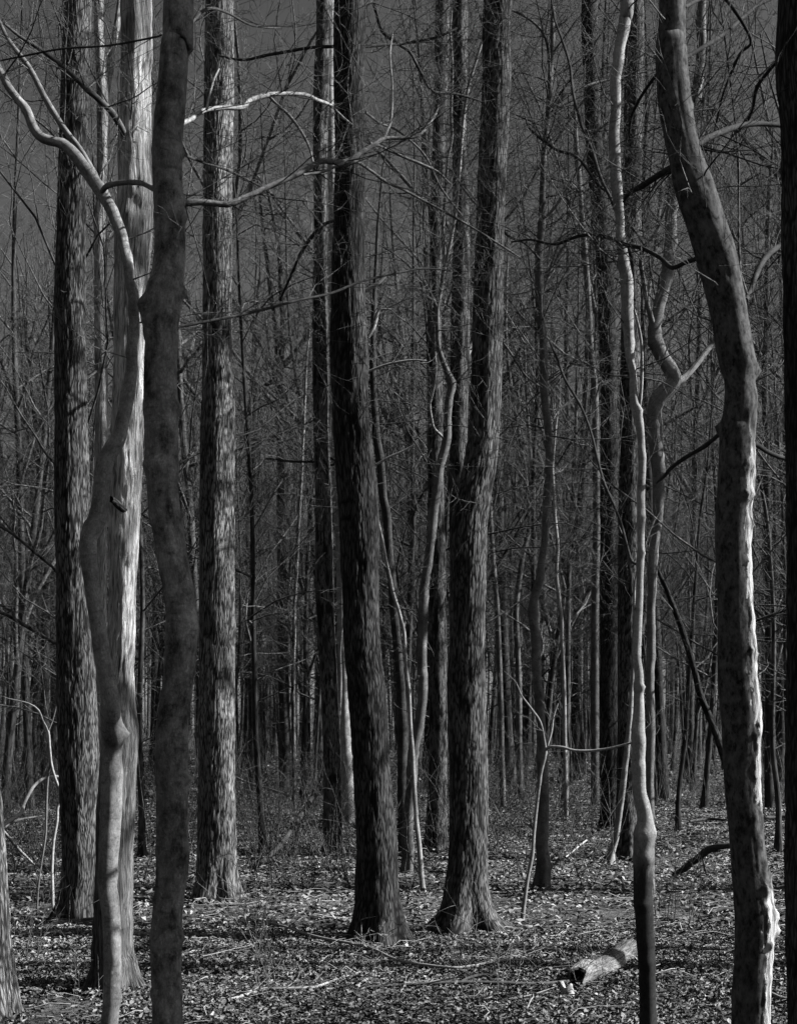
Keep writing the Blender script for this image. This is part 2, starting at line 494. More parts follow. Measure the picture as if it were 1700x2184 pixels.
m_, n_, b_ = new_mat("leaf_litter")
at = N(n_, "ShaderNodeAttribute", attribute_name="tone")
gg = N(n_, "ShaderNodeTexCoord")
vv = noise(n_, gg.outputs["Object"], 90, 2, 0.6)
finish(n_, b_, math_(n_, 'MULTIPLY', at.outputs["Fac"], maprange(n_, vv, 0.3, 0.7, 0.75, 1.2)), None)
b_.inputs["Roughness"].default_value = 0.7
M_LEAF = m_
m_, n_, b_ = new_mat("forest_soil")
gg = N(n_, "ShaderNodeTexCoord")
v1 = noise(n_, gg.outputs["Object"], 24, 6, 0.7)
v2 = noise(n_, gg.outputs["Object"], 0.9, 3, 0.6)
v3 = noise(n_, gg.outputs["Object"], 7, 4, 0.7)
finish(n_, b_, math_(n_, 'MULTIPLY', maprange(n_, v1, 0.38, 0.62, 0.05, 0.30), maprange(n_, v2, 0.35, 0.65, 0.7, 1.2)), math_(n_, 'ADD', v1, v3), 1.0, 0.08)
M_SOIL = m_

# ------------------------------------------------------------------ ground
def axis(lo, hi, n, dens):
    t = np.linspace(-1, 1, n)
    return t
ys = np.concatenate([np.linspace(-30, 3, 8), np.linspace(3.3, 25, 120), np.geomspace(25.5, 500, 60)])
xs = np.concatenate([-np.geomspace(400, 8.4, 24), np.linspace(-8, 8, 100), np.geomspace(8.4, 400, 24)])
X, Y = np.meshgrid(xs, ys)
Z = ground_z(X, Y)
nx, ny = len(xs), len(ys)
i, j = np.meshgrid(np.arange(nx - 1), np.arange(ny - 1))
q = (j * nx + i).ravel()
ground = link("ground", mesh_np("ground", np.stack([X, Y, Z], -1).reshape(-1, 3), np.stack([q, q + 1, q + nx + 1, q + nx], -1), M_SOIL))
tag(ground, "leaf strewn forest floor running back among the trunks", None, None, "structure")

def litter(name, n, d0, d1, size0, size1, full, seed, label):
    rs = np.random.RandomState(seed)
    u = rs.rand(n)
    d = np.sqrt(d0 ** 2 + u * (d1 ** 2 - d0 ** 2))
    x = (rs.rand(n) * 2 - 1) * (0.36 * d + 0.4)
    # heaps and thin places
    keep = vnoise(x * 1.1, d * 1.1, 0, 21) * 0.6 + vnoise(x * 4, d * 4, 0, 22) * 0.5 + rs.rand(n) * 0.5 > 0.52
    x, d = x[keep], d[keep]; n = len(x)
    z = ground_z(x, d) + rs.rand(n) * 0.028 + 0.004 + 0.02 * vnoise(x * 3, d * 3, 0, 23)
    L = rs.uniform(size0, size1, n); Wd = L * rs.uniform(0.4, 0.75, n)
    if full:
        us = np.array([-0.5, 0.0, 0.5]); wv = np.array([0.15, 1.0, 0.08])
        uu = np.repeat(us, 3); vvv = np.tile([-0.5, 0, 0.5], 3) * np.repeat(wv, 3)
        fidx = []
        for a in range(2):
            for b in range(2):
                k = a * 3 + b
                fidx.append((k, k + 1, k + 4, k + 3))
    else:
        uu = np.array([-0.5, 0.0, 0.0, 0.5, ]); vvv = np.array([0, -0.5, 0.5, 0])
        fidx = [(0, 1, 3, 2)]
    k = len(uu)
    lx = uu[None] * L[:, None]; ly = vvv[None] * Wd[:, None]
    if full:
        fold = rs.uniform(0.05, 0.7, n); curl = rs.uniform(-0.7, 1.5, n)
        lz = np.abs(ly) * fold[:, None] + curl[:, None] * lx ** 2 / (L[:, None] * 1.2) + rs.normal(0, 0.09, (n, k)) * L[:, None]
    else:
        lz = np.abs(ly) * rs.uniform(0, 1.2, n)[:, None] + rs.normal(0, 0.05, (n, k)) * L[:, None]
    yaw = rs.rand(n) * 2 * pi; tilt = rs.normal(0, 0.24, n); roll = rs.normal(0, 0.24, n)
    # roll about x, tilt about y, yaw about z
    y1 = ly * np.cos(roll)[:, None] - lz * np.sin(roll)[:, None]; z1 = ly * np.sin(roll)[:, None] + lz * np.cos(roll)[:, None]
    x2 = lx * np.cos(tilt)[:, None] + z1 * np.sin(tilt)[:, None]; z2 = -lx * np.sin(tilt)[:, None] + z1 * np.cos(tilt)[:, None]
    x3 = x2 * np.cos(yaw)[:, None] - y1 * np.sin(yaw)[:, None]; y3 = x2 * np.sin(yaw)[:, None] + y1 * np.cos(yaw)[:, None]
    V = np.stack([x3 + x[:, None], y3 + d[:, None], z2 + z[:, None]], -1).reshape(-1, 3)
    Fc = (np.array(fidx)[None] + (np.arange(n) * k)[:, None, None]).reshape(-1, 4)
    t = 0.10 + 0.42 * rs.rand(n) ** 1.5
    t = t * (0.6 + 0.8 * vnoise(x * 0.8, d * 0.8, 0, 24))
    br = rs.rand(n) < 0.025; t[br] = rs.uniform(0.45, 0.7, br.sum())
    me = mesh_np(name, V, Fc, M_LEAF, False, None, np.repeat(t, len(fidx)))
    return tag(link(name, me), label, "leaves", None, "stuff")

litter("leaf_litter", 70000, 5.2, 9, 0.014, 0.046, True, 1, "dry curled fallen leaves carpeting the nearer forest floor")
litter("leaf_litter", 150000, 9, 32, 0.030, 0.075, False, 2, "dry fallen leaves on the forest floor in the middle distance")
litter("leaf_litter", 70000, 32, 100, 0.09, 0.18, False, 3, "thin cover of fallen leaves on the far forest floor")

# ------------------------------------------------------------------ named trees traced from the photograph
def lr(rows):          # (y, left, right) -> (x, y, w)
    return [((l + r) / 2, y, r - l) for (y, l, r) in rows]

SPEC_SIDE = [(5, 0.16, 0.05, 5, 0.5, 0.5, 1.1), (4, 0.18, 0.02, 4, 0.5, 0.5, 1.1), (3, 0.2, 0.0, 0, 0, 0, 0)]
SPEC_FINE = [(6, 0.15, 0.06, 7, 0.42, 0.5, 1.1), (4, 0.2, 0.02, 4, 0.5, 0.5, 1.1), (3, 0.22, 0.0, 0, 0, 0, 0)]
CROWNS = []     # filled later, attached above the frame
named = []

def traced_tree(name, cat, label, rows, d, mat, relief='furrow', S=48, ds=0.03, flare=0.6, flare_h=0.16, htop=15,
                bumps=(), limbs=(), twigs=0, twig_z=(2.5, 8), twig_len=(0.5, 1.4), crown=True, seed=1, base_y=None, group=None,
                dshift=None, lean=0.0, twig_mat=None, twig_r=0.008, lobes=5):
    rng = random.Random(seed * 977)
    MINR[0] = 0.00022 * d if d < 9 else 0.0022
    rows = sorted(rows, key=lambda r: -r[1])
    C = []
    if relief == 'smooth' and len(rows) > 5:                 # small angular kinks between the traced points
        dense = []
        for a, b in zip(rows[:-1], rows[1:]):
            dense.append(a)
            if abs(a[1] - b[1]) > 45 and a[2] < 50:
                dense.append(((a[0] + b[0]) / 2 + rng.gauss(0, 0.055) * min(a[2], 30), (a[1] + b[1]) / 2, (a[2] + b[2]) / 2 * rng.uniform(0.94, 1.05)))
        dense.append(rows[-1]); rows = dense
    for r in rows:
        dd = d + (dshift(r[1]) if dshift else 0)
        p = W(r[0], r[1], dd)
        C.append([p[0], p[1], p[2], r[2] * dd / F / 2])
    # downwards to just under the ground
    gz = float(ground_z(C[0][0], C[0][1]))
    if C[0][2] > gz - 0.1:
        a, b = np.array(C[0]), np.array(C[1])
        dz = b[2] - a[2]
        k = (a[2] - (gz - 0.15)) / max(dz, 0.05)
        p = a.copy(); p[:2] = a[:2] + (a[:2] - b[:2]) * min(k, 1.0) * 0.6; p[2] = gz - 0.15
        if a[2] - p[2] > 0.02: C.insert(0, list(p))
    base = np.array([C[0][0], C[0][1], gz])
    if not htop:                                             # end in a fine tip
        a, b = np.array(C[-1]), np.array(C[-2]); v = (a - b)[:3]; v = v / (np.linalg.norm(v) + 1e-9)
        L = min(1.5, a[3] * 40)
        C.append(list(a[:3] + v * L * 0.5 + np.array([0.03, 0, 0])) + [a[3] * 0.5]); C.append(list(a[:3] + v * L) + [0.001])
    # upwards beyond the frame
    top = np.array(C[-1])
    if htop and htop > top[2] + 0.5:
        prev = np.array(C[-2])
        g = (top[:2] - prev[:2]) / max(top[2] - prev[2], 0.1) * 0.35
        n = 5
        for i in range(1, n + 1):
            t = i / n
            z = top[2] + (htop - top[2]) * t
            C.append([top[0] + g[0] * (z - top[2]) + rng.gauss(0, 0.08), top[1] + g[1] * (z - top[2]) + rng.gauss(0, 0.08), z, top[3] * (1 - 0.75 * t)])
    root = empty(name, base, label, cat, group)
    bark_tube("trunk", C, mat, S, ds, relief, seed, flare, flare_h, bumps, root, base, lobes)
    for L in limbs:
        pts, dd0, dd1 = L['p'], L.get('d0', d), L.get('d1', d)
        n = len(pts); LC = []
        for i, r in enumerate(pts):
            dd = dd0 + (dd1 - dd0) * i / (n - 1)
            p = W(r[0], r[1], dd)
            LC.append([p[0], p[1], p[2], r[2] * dd / F / 2])
        bark_tube("limb", LC, L.get('mat', mat), 10, 0.04, 'smooth', seed + 31, 0, parent=root, origin=base)
        if L.get('tw', 0):
            out = []
            LCa = np.array(LC)
            for _ in range(L['tw']):
                i = rng.randrange(0, n - 1); t = rng.random()
                p = LCa[i] * (1 - t) + LCa[i + 1] * t
                dv = vnorm(tuple(LCa[i + 1][:3] - LCa[i][:3]))
                grow(out, tuple(p[:3] - base), side_dir(dv, rng.uniform(0.5, 1.2), rng), rng.uniform(0.35, 1.0) * L.get('tl', 1), max(0.0004 * d, p[3] * 0.3), 0, SPEC_FINE, rng)
            tag(link("twigs", tubes_mesh("twigs", out, twig_mat or M_TWIG, 3), root), kind="stuff")
    if twigs:
        out = []
        Ca = np.array(C)
        for _ in range(twigs):
            z = rng.uniform(*twig_z)
            p = [np.interp(z, Ca[:, 2], Ca[:, k]) for k in range(4)]
            a = rng.uniform(0, 2 * pi)
            dv = vnorm((cos(a), sin(a), rng.uniform(-0.1, 0.9)))
            grow(out, (p[0] - base[0], p[1] - base[1], z - base[2]), dv, rng.uniform(*twig_len), min(twig_r, p[3] * 0.4, 0.0008 * d) * rng.uniform(0.6, 1.3), 0, SPEC_FINE, rng)
        tag(link("twigs", tubes_mesh("twigs", out, twig_mat or M_TWIG, 3), root), kind="stuff")
    if crown and htop:
        CROWNS.append((root, np.array(C[-5][:3]) - base, min(1.0, C[-6][3] / 0.09) if len(C) > 6 else 0.5, seed))
    named.append((base[0], base[1], C[0][3]))
    return root

def up(y, d): return CAM_H + (HOR - y) * d / F      # height of a picture row at depth d

# 1 furrowed left trunk
traced_tree("furrowed_tree", "tree", "big furrowed trunk nearest the left side, its right half sunlit and flared at the base",
    lr([(1969, 128, 212), (1922, 131, 212), (1789, 134, 211), (1622, 129, 212), (1456, 125, 205), (1262, 122, 194), (1062, 119, 190),
        (728, 120, 183), (501, 124, 182), (334, 129, 184), (167, 134, 190), (0, 137, 194)]), depth(1965), M_FURROW, 'furrow', 112, 0.042, 0.75, 0.14, 19, seed=1)
# 2 pale shaggy trunk
d2 = 6.85
traced_tree("shaggy_tree", "tree", "pale shaggy-barked trunk standing just behind the twisting smooth tree at left",
    lr([(2120, 204, 296), (2057, 204, 290), (2024, 202, 283), (1890, 206, 281), (1756, 208, 284), (1656, 212, 289), (1589, 216, 292), (1456, 226, 286),
        (1397, 232, 287), (1263, 236, 290), (1130, 236, 297), (1029, 238, 302), (900, 240, 306), (780, 245, 308), (635, 246, 312), (501, 246, 324), (401, 254, 326), (300, 254, 322),
        (167, 260, 321), (0, 260, 323)]), d2, M_SHAG2, 'shaggy', 84, 0.024, 0.7, 0.12, 17, seed=2,
    bumps=[(up(1085, d2), pi, 0.03, 0.05), (up(451, d2), -1.2, 0.04, -0.02), (up(1560, d2), 0.4, 0.05, 0.012)],
    limbs=[dict(p=[(270, 300, 18), (264, 284, 15), (258, 270, 14), (240, 240, 14), (214, 214, 13), (184, 187, 12), (134, 140, 10), (90, 107, 9), (43, 77, 7), (10, 50, 5)], d1=6.2, tw=12, mat=M_SMOOTH),
           dict(p=[(290, 1100, 16), (262, 1085, 15), (246, 1070, 15), (237, 1064, 13)], d1=6.6, mat=M_FURROW_D)])
# 3 twisting smooth tree
d3 = 5.34
traced_tree("twisting_tree", "tree", "slender smooth tree twisting up the left side with limbs spreading to the upper left corner",
    [(234, 2230, 34), (235, 2184, 34), (241, 2090, 34), (242, 2057, 35), (239, 1956, 37), (231, 1890, 39), (235, 1789, 43), (239, 1656, 47), (240, 1589, 44), (242, 1563, 50),
     (237, 1530, 42), (235, 1489, 38), (218, 1397, 35), (198, 1263, 32), (190, 1196, 33), (190, 1146, 35), (206, 1113, 36), (216, 1063, 35), (222, 996, 34), (236, 963, 33),
     (255, 929, 30), (262, 896, 28), (276, 829, 27), (282, 779, 25), (283, 729, 24), (287, 701, 24), (286, 635, 23), (275, 568, 22), (260, 501, 23), (240, 451, 24), (222, 418, 25),
     (187, 367, 25), (160, 330, 24), (134, 307, 20), (94, 296, 20), (73, 274, 20), (57, 234, 18), (20, 187, 17), (-6, 140, 16), (-40, 60, 15)],
    d3, M_TWIST, 'smooth', 32, 0.03, 0.15, 0.1, 0, seed=3, crown=False,
    bumps=[(up(1563, d3), 0, 0.014, 0.02), (up(2060, d3), -1.2, 0.01, 0.015), (up(1120, d3), pi, 0.015, 0.01)],
    limbs=[dict(p=[(225, 418, 16), (214, 396, 14), (177, 327, 13), (137, 274, 13), (100, 214, 13), (67, 150, 11), (43, 117, 10), (20, 87, 9), (4, 55, 8), (-10, 20, 7)], d0=5.53, d1=5.8, tw=10),
           dict(p=[(218, 412, 12), (224, 401, 12), (236, 394, 12), (267, 389, 11), (301, 390, 12), (322, 399, 12), (345, 412, 12), (365, 428, 12)], d0=5.52, d1=5.02)],
    twigs=6, twig_z=(3.0, 4.6), twig_len=(0.4, 0.9), dshift=lambda y: 0.2 * min(1, max(0, (y - 1480) / 120)) + 0.18 * min(1, max(0, (560 - y) / 150)))
# 4 smooth shaded trunk
d4 = 5.0
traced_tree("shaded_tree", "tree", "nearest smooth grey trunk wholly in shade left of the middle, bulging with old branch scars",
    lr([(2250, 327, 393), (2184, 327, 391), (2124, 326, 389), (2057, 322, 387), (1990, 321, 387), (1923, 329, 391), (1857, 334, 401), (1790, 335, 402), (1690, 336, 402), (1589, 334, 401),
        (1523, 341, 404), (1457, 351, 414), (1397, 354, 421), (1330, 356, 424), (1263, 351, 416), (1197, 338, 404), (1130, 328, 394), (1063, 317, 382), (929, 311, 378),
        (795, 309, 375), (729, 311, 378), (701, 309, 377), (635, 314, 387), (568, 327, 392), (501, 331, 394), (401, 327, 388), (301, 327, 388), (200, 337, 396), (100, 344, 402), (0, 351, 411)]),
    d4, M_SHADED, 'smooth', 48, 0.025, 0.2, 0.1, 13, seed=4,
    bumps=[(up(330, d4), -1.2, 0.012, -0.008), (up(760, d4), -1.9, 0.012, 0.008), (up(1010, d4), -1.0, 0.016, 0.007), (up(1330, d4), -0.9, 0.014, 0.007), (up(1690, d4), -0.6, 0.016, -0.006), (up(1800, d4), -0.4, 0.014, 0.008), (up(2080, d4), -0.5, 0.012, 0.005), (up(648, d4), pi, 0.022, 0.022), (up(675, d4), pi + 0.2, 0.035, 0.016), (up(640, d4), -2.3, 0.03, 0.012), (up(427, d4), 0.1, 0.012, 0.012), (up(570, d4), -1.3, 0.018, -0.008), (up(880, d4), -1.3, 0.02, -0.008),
           (up(1100, d4), -1.4, 0.02, -0.009), (up(1205, d4), -1.2, 0.02, 0.008), (up(1560, d4), -1.5, 0.025, -0.01), (up(1985, d4), -1.6, 0.022, -0.008), (up(50, d4), -1.7, 0.03, -0.006)],
    limbs=[dict(p=[(375, 428, 14), (390, 424, 13), (397, 432, 14), (434, 431, 12), (484, 436, 12), (518, 424, 12), (568, 401, 11), (608, 384, 11), (645, 367, 11), (668, 352, 11), (690, 343, 11), (720, 347, 11),
                   (745, 342, 10), (775, 323, 9), (802, 306, 9), (822, 295, 8), (859, 294, 7), (892, 289, 7), (915, 264, 6), (929, 244, 5), (935, 225, 4)], d1=5.6, tw=22, tl=1.0),
           dict(p=[(742, 343, 6), (765, 347, 6), (795, 367, 6), (822, 387, 6), (859, 404, 5), (902, 427, 5), (952, 454, 5), (1012, 488, 4), (1069, 524, 4), (1110, 550, 3)], d0=5.45, d1=6.2, tw=10),
           dict(p=[(790, 306, 5), (808, 311, 5), (859, 334, 5), (902, 351, 5), (935, 367, 4), (960, 392, 3)], d0=5.5, d1=5.9, tw=6),
           dict(p=[(818, 296, 5), (830, 270, 5), (835, 250, 5), (837, 187, 4), (832, 117, 4), (838, 70, 3)], d0=5.55, d1=5.9, tw=8),
           dict(p=[(648, 373, 5), (690, 366, 5), (716, 355, 5), (735, 347, 6)], d0=5.2, d1=5.35),
           dict(p=[(365, 700, 7), (374, 698, 6), (468, 681, 6), (551, 663, 6), (635, 641, 5), (708, 625, 5), (768, 601, 5), (835, 585, 4), (902, 573, 4), (960, 577, 3)], d1=5.9, tw=12, mat=M_SMOOTH_D),
           dict(p=[(372, 280, 9), (389, 264, 9), (411, 253, 9), (424, 242, 9), (441, 234, 9), (474, 230, 9), (518, 229, 9), (534, 214, 9), (568, 203, 9), (601, 200, 8), (651, 202, 8), (678, 214, 8), (705, 224, 7), (715, 234, 6), (735, 254, 5), (758, 271, 4)], d1=6.3, tw=14, mat=M_PALE),
           dict(p=[(345, 75, 4), (327, 80, 4), (234, 97, 4), (134, 104, 4), (60, 118, 4), (0, 130, 3), (-30, 140, 3)], d1=5.8, tw=12, tl=1.2, mat=M_SMOOTH_D),
           dict(p=[(392, 330, 5), (430, 345, 5), (490, 365, 5), (560, 400, 4), (600, 430, 4)], d1=6.2, tw=10, tl=1.2, mat=M_SMOOTH_D),
           dict(p=[(400, 60, 6), (440, 20, 6), (480, 25, 5), (540, 55, 4), (600, 60, 4)], d1=6, tw=12, tl=1.3, mat=M_SMOOTH_D),
           dict(p=[(441, 234, 5), (448, 200, 4), (458, 167, 4), (468, 147, 3)], d0=5.25, d1=5.35, mat=M_PALE),
           dict(p=[(572, 202, 6), (588, 220, 6), (618, 247, 6), (645, 284, 6), (661, 317, 5), (668, 347, 5)], d0=5.75, d1=5.35, tw=4)])
# 5 sunlit ridged trunk
traced_tree("ridged_tree", "tree", "straight ridged trunk right of the smooth shaded one with its lower bark brightly sunlit",
    lr([(1923, 424, 504), (1856, 424, 502), (1756, 424, 501), (1622, 426, 499), (1457, 426, 500), (1230, 426, 498), (1063, 427, 498), (896, 431, 498), (728, 435, 495), (501, 434, 494), (334, 434, 494), (167, 438, 498), (0, 441, 498)]),
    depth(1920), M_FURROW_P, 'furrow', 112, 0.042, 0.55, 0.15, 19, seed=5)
# 6
d6 = depth(1823)
traced_tree("slim_ridged_tree", "tree", "slim straight trunk with a pale right side just left of the broad dark central trunk",
    lr([(1823, 690, 732), (1790, 690, 730), (1656, 690, 728), (1457, 685, 720), (1330, 678, 715), (1230, 673, 712), (1063, 672, 706), (896, 669, 701), (728, 667, 701), (501, 670, 697), (334, 668, 698), (167, 670, 705), (0, 675, 708)]),
    d6, M_FURROW, 'fine', 40, 0.04, 0.35, 0.15, 19, seed=6, twigs=16, twig_z=(5.5, 9.5), twig_len=(0.5, 1.2),
    limbs=[dict(p=[(690, 985, 6), (660, 985, 5), (620, 984, 5), (590, 980, 4), (565, 978, 3)], tw=4), dict(p=[(690, 975, 6), (706, 977, 6), (716, 983, 5), (712, 991, 5), (703, 992, 4)])])
# 7
d7 = depth(1757)
traced_tree("pale_tree", "tree", "pale trunk half hidden behind the left edge of the broad dark central trunk",
    [(741, 1757, 28), (739, 1622, 25), (735, 1456, 24), (730, 1330, 23), (722, 1063, 22), (714, 800, 21), (710, 400, 20), (705, 0, 20)], d7, M_PALE, 'smooth', 24, 0.06, 0.3, 0.15, 19, seed=7)
traced_tree("sapling", "sapling", "thin bright sapling in front of the pale trunk left of the broad dark one",
    [(722, 1790, 5), (722, 1700, 5), (722, 1606, 5), (723, 1540, 6), (727, 1456, 6), (726, 1390, 4), (730, 1345, 4)], depth(1795), M_PALE, 'smooth', 8, 0.08, 0, 0.1, 0, seed=71, crown=False, twigs=5, twig_z=(0.8, 2.6), twig_len=(0.2, 0.5), twig_r=0.004)
# 8 broad dark central trunk
traced_tree("dark_tree", "tree", "broad dark furrowed trunk at the centre with a flared buttressed base",
    lr([(2008, 757, 860), (1957, 759, 857), (1890, 760, 852), (1790, 760, 847), (1622, 755, 832), (1456, 743, 822), (1397, 736, 814), (1230, 730, 807), (1063, 722, 805), (896, 711, 788), (728, 707, 785),
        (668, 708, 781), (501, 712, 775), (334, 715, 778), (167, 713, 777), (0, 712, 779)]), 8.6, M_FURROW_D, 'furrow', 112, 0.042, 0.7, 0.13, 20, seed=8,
    limbs=[dict(p=[(780, 620, 9), (792, 613, 9), (806, 604, 8), (818, 592, 7), (828, 583, 4)], mat=M_PALE), dict(p=[(785, 720, 6), (797, 700, 8), (806, 668, 8), (816, 660, 5), (835, 660, 3)], mat=M_PALE, tw=3),
           dict(p=[(775, 100, 7), (740, 99, 7), (668, 101, 6), (608, 111, 6), (568, 118, 6), (520, 128, 5), (470, 120, 4)], d1=9.4, tw=10, tl=1.3, mat=M_SMOOTH_D),
           dict(p=[(775, 100, 6), (822, 95, 6), (852, 94, 5), (929, 80, 5), (975, 60, 4)], d1=9.2, tw=8, tl=1.3, mat=M_SMOOTH_D),
           dict(p=[(778, 10, 7), (795, 5, 7), (802, 27, 6), (815, 67, 6), (849, 94, 6), (875, 112, 6), (895, 150, 6), (922, 194, 5), (969, 200, 5), (1026, 217, 4), (1060, 240, 3)], d1=9.9, tw=16, tl=1.3, mat=M_SMOOTH_D),
           dict(p=[(715, 470, 6), (690, 480, 7), (660, 512, 8), (640, 545, 7), (620, 590, 6), (598, 640, 4)], d1=10.5, tw=8, tl=1.2, mat=M_SMOOTH_D),
           dict(p=[(780, 240, 5), (810, 262, 5), (850, 280, 4), (905, 330, 4), (940, 400, 4), (985, 460, 3)], d1=9.8, tw=12, tl=1.3, mat=M_SMOOTH),
           dict(p=[(786, 792, 5), (820, 779, 5), (850, 772, 5), (880, 768, 4), (910, 770, 3)], mat=M_STICK, tw=6), dict(p=[(800, 992, 4), (830, 975, 5), (860, 962, 4), (882, 949, 3)], mat=M_STICK, tw=2)])
# 9, 10
d9 = depth(1817)
traced_tree("thin_dark_tree", "tree", "thin dark trunk behind the forked smooth tree, its foot in open leaf litter",
    lr([(1817, 906, 952), (1790, 908, 952), (1622, 914, 955), (1457, 915, 954), (1230, 913, 951), (1063, 912, 947), (896, 912, 945), (728, 912, 941), (501, 917, 944), (334, 922, 949), (167, 927, 955), (0, 930, 960)]),
    d9, M_FURROW, 'fine', 36, 0.05, 0.45, 0.15, 19, seed=9, twigs=14, twig_z=(5.5, 9.8))
traced_tree("straight_tree", "tree", "straight dark trunk whose foot is hidden behind the leaning central-right furrowed trunk",
    lr([(1850, 962, 1002), (1456, 960, 1000), (1063, 959, 998), (896, 960, 997), (728, 960, 1001), (501, 966, 1002), (334, 964, 994), (167, 967, 997), (0, 967, 999)]),
    12.6, M_FURROW, 'fine', 36, 0.05, 0.3, 0.15, 19, seed=10, twigs=12, twig_z=(5, 9))
# 11 furrowed, bent
traced_tree("bent_furrowed_tree", "tree", "furrowed trunk right of centre with a kink halfway up and a widely flared sunlit foot",
    lr([(1980, 948, 1050), (1940, 952, 1046), (1890, 953, 1042), (1790, 958, 1041), (1622, 959, 1037), (1456, 957, 1036), (1397, 960, 1034), (1230, 960, 1036), (1130, 961, 1039), (1063, 972, 1046), (1030, 982, 1052), (996, 990, 1058),
        (929, 1000, 1064), (829, 1006, 1067), (728, 1008, 1069), (668, 1009, 1071), (501, 1016, 1074), (334, 1022, 1079), (167, 1031, 1089), (0, 1034, 1090)]),
    9.02, M_FURROW, 'furrow', 112, 0.042, 1.15, 0.13, 19, seed=11, bumps=[(up(1075, 9.02), -0.9, 0.03, 0.02)])
# 12 forked smooth tree
d12 = depth(1862)
traced_tree("forked_tree", "tree", "smooth slender tree forking into two pale arms between the central trunks",
    [(868, 1862, 24), (870, 1790, 24), (875, 1700, 22), (880, 1616, 22), (890, 1560, 21), (897, 1523, 20), (902, 1457, 20), (901, 1364, 20), (904, 1263, 20), (914, 1197, 18), (922, 1130, 18), (929, 1063, 18),
     (938, 996, 18), (949, 956, 18), (954, 929, 17), (955, 879, 16), (959, 846, 16), (964, 819, 18), (952, 789, 12), (942, 762, 11), (935, 735, 10), (933, 690, 10), (934, 650, 9), (942, 610, 9), (947, 568, 10), (947, 541, 9), (944, 501, 8), (949, 434, 7),
     (952, 384, 7), (956, 334, 6), (964, 294, 6), (962, 240, 6), (965, 150, 5), (960, 60, 4)], d12, M_SMOOTH, 'smooth', 20, 0.05, 0.3, 0.15, 0, seed=12, crown=False, twigs=30, twig_z=(5, 9.2), twig_len=(0.4, 1.3),
    limbs=[dict(p=[(965, 822, 12), (976, 796, 12), (989, 772, 11), (1002, 745, 10), (1013, 718, 9), (1020, 690, 8), (1024, 640, 7)], d1=13.2, tw=4, mat=M_PALE),
           dict(p=[(945, 585, 9), (950, 560, 8), (959, 524, 8), (969, 468, 8), (975, 418, 8), (982, 334, 7), (987, 267, 7), (999, 184, 7), (1016, 127, 6), (1032, 67, 6), (1034, 0, 5)], d1=12.0, tw=16, mat=M_PALE),
           dict(p=[(952, 940, 6), (938, 926, 6), (925, 912, 6), (920, 889, 5), (917, 862, 5), (925, 829, 5), (930, 789, 4), (928, 750, 3)], d1=12.2, tw=2, mat=M_PALE)])
traced_tree("leaning_tree", "tree", "dark thin trunk leaning up to the left behind the broad dark central trunk",
    [(862, 1850, 22), (858, 1656, 20), (854, 1456, 19), (850, 1400, 18), (840, 1300, 18), (832, 1200, 18), (825, 1096, 18), (815, 1029, 18), (808, 962, 17), (802, 929, 16), (798, 862, 15), (795, 790, 14), (796, 700, 12), (800, 600, 8), (806, 480, 6), (816, 360, 4)],
    14.2, M_SMOOTH_D, 'smooth', 16, 0.07, 0.2, 0.15, 0, seed=13, crown=False, twigs=14, twig_z=(3, 8))
traced_tree("sapling", "sapling", "pale sapling leaning left from its foot between the two flared central trunks",
    [(903, 1907, 11), (897, 1840, 11), (889, 1757, 10), (884, 1690, 10), (880, 1606, 9), (875, 1540, 8), (872, 1472, 8), (867, 1430, 8), (862, 1347, 7), (849, 1297, 7), (838, 1263, 7), (828, 1213, 6), (817, 1160, 6), (806, 1110, 5), (796, 1060, 4)],
    depth(1907), M_PALE, 'smooth', 12, 0.06, 0.2, 0.08, 0, seed=14, crown=False, twigs=7, twig_z=(1.3, 3.2), twig_len=(0.3, 0.7), twig_r=0.004)
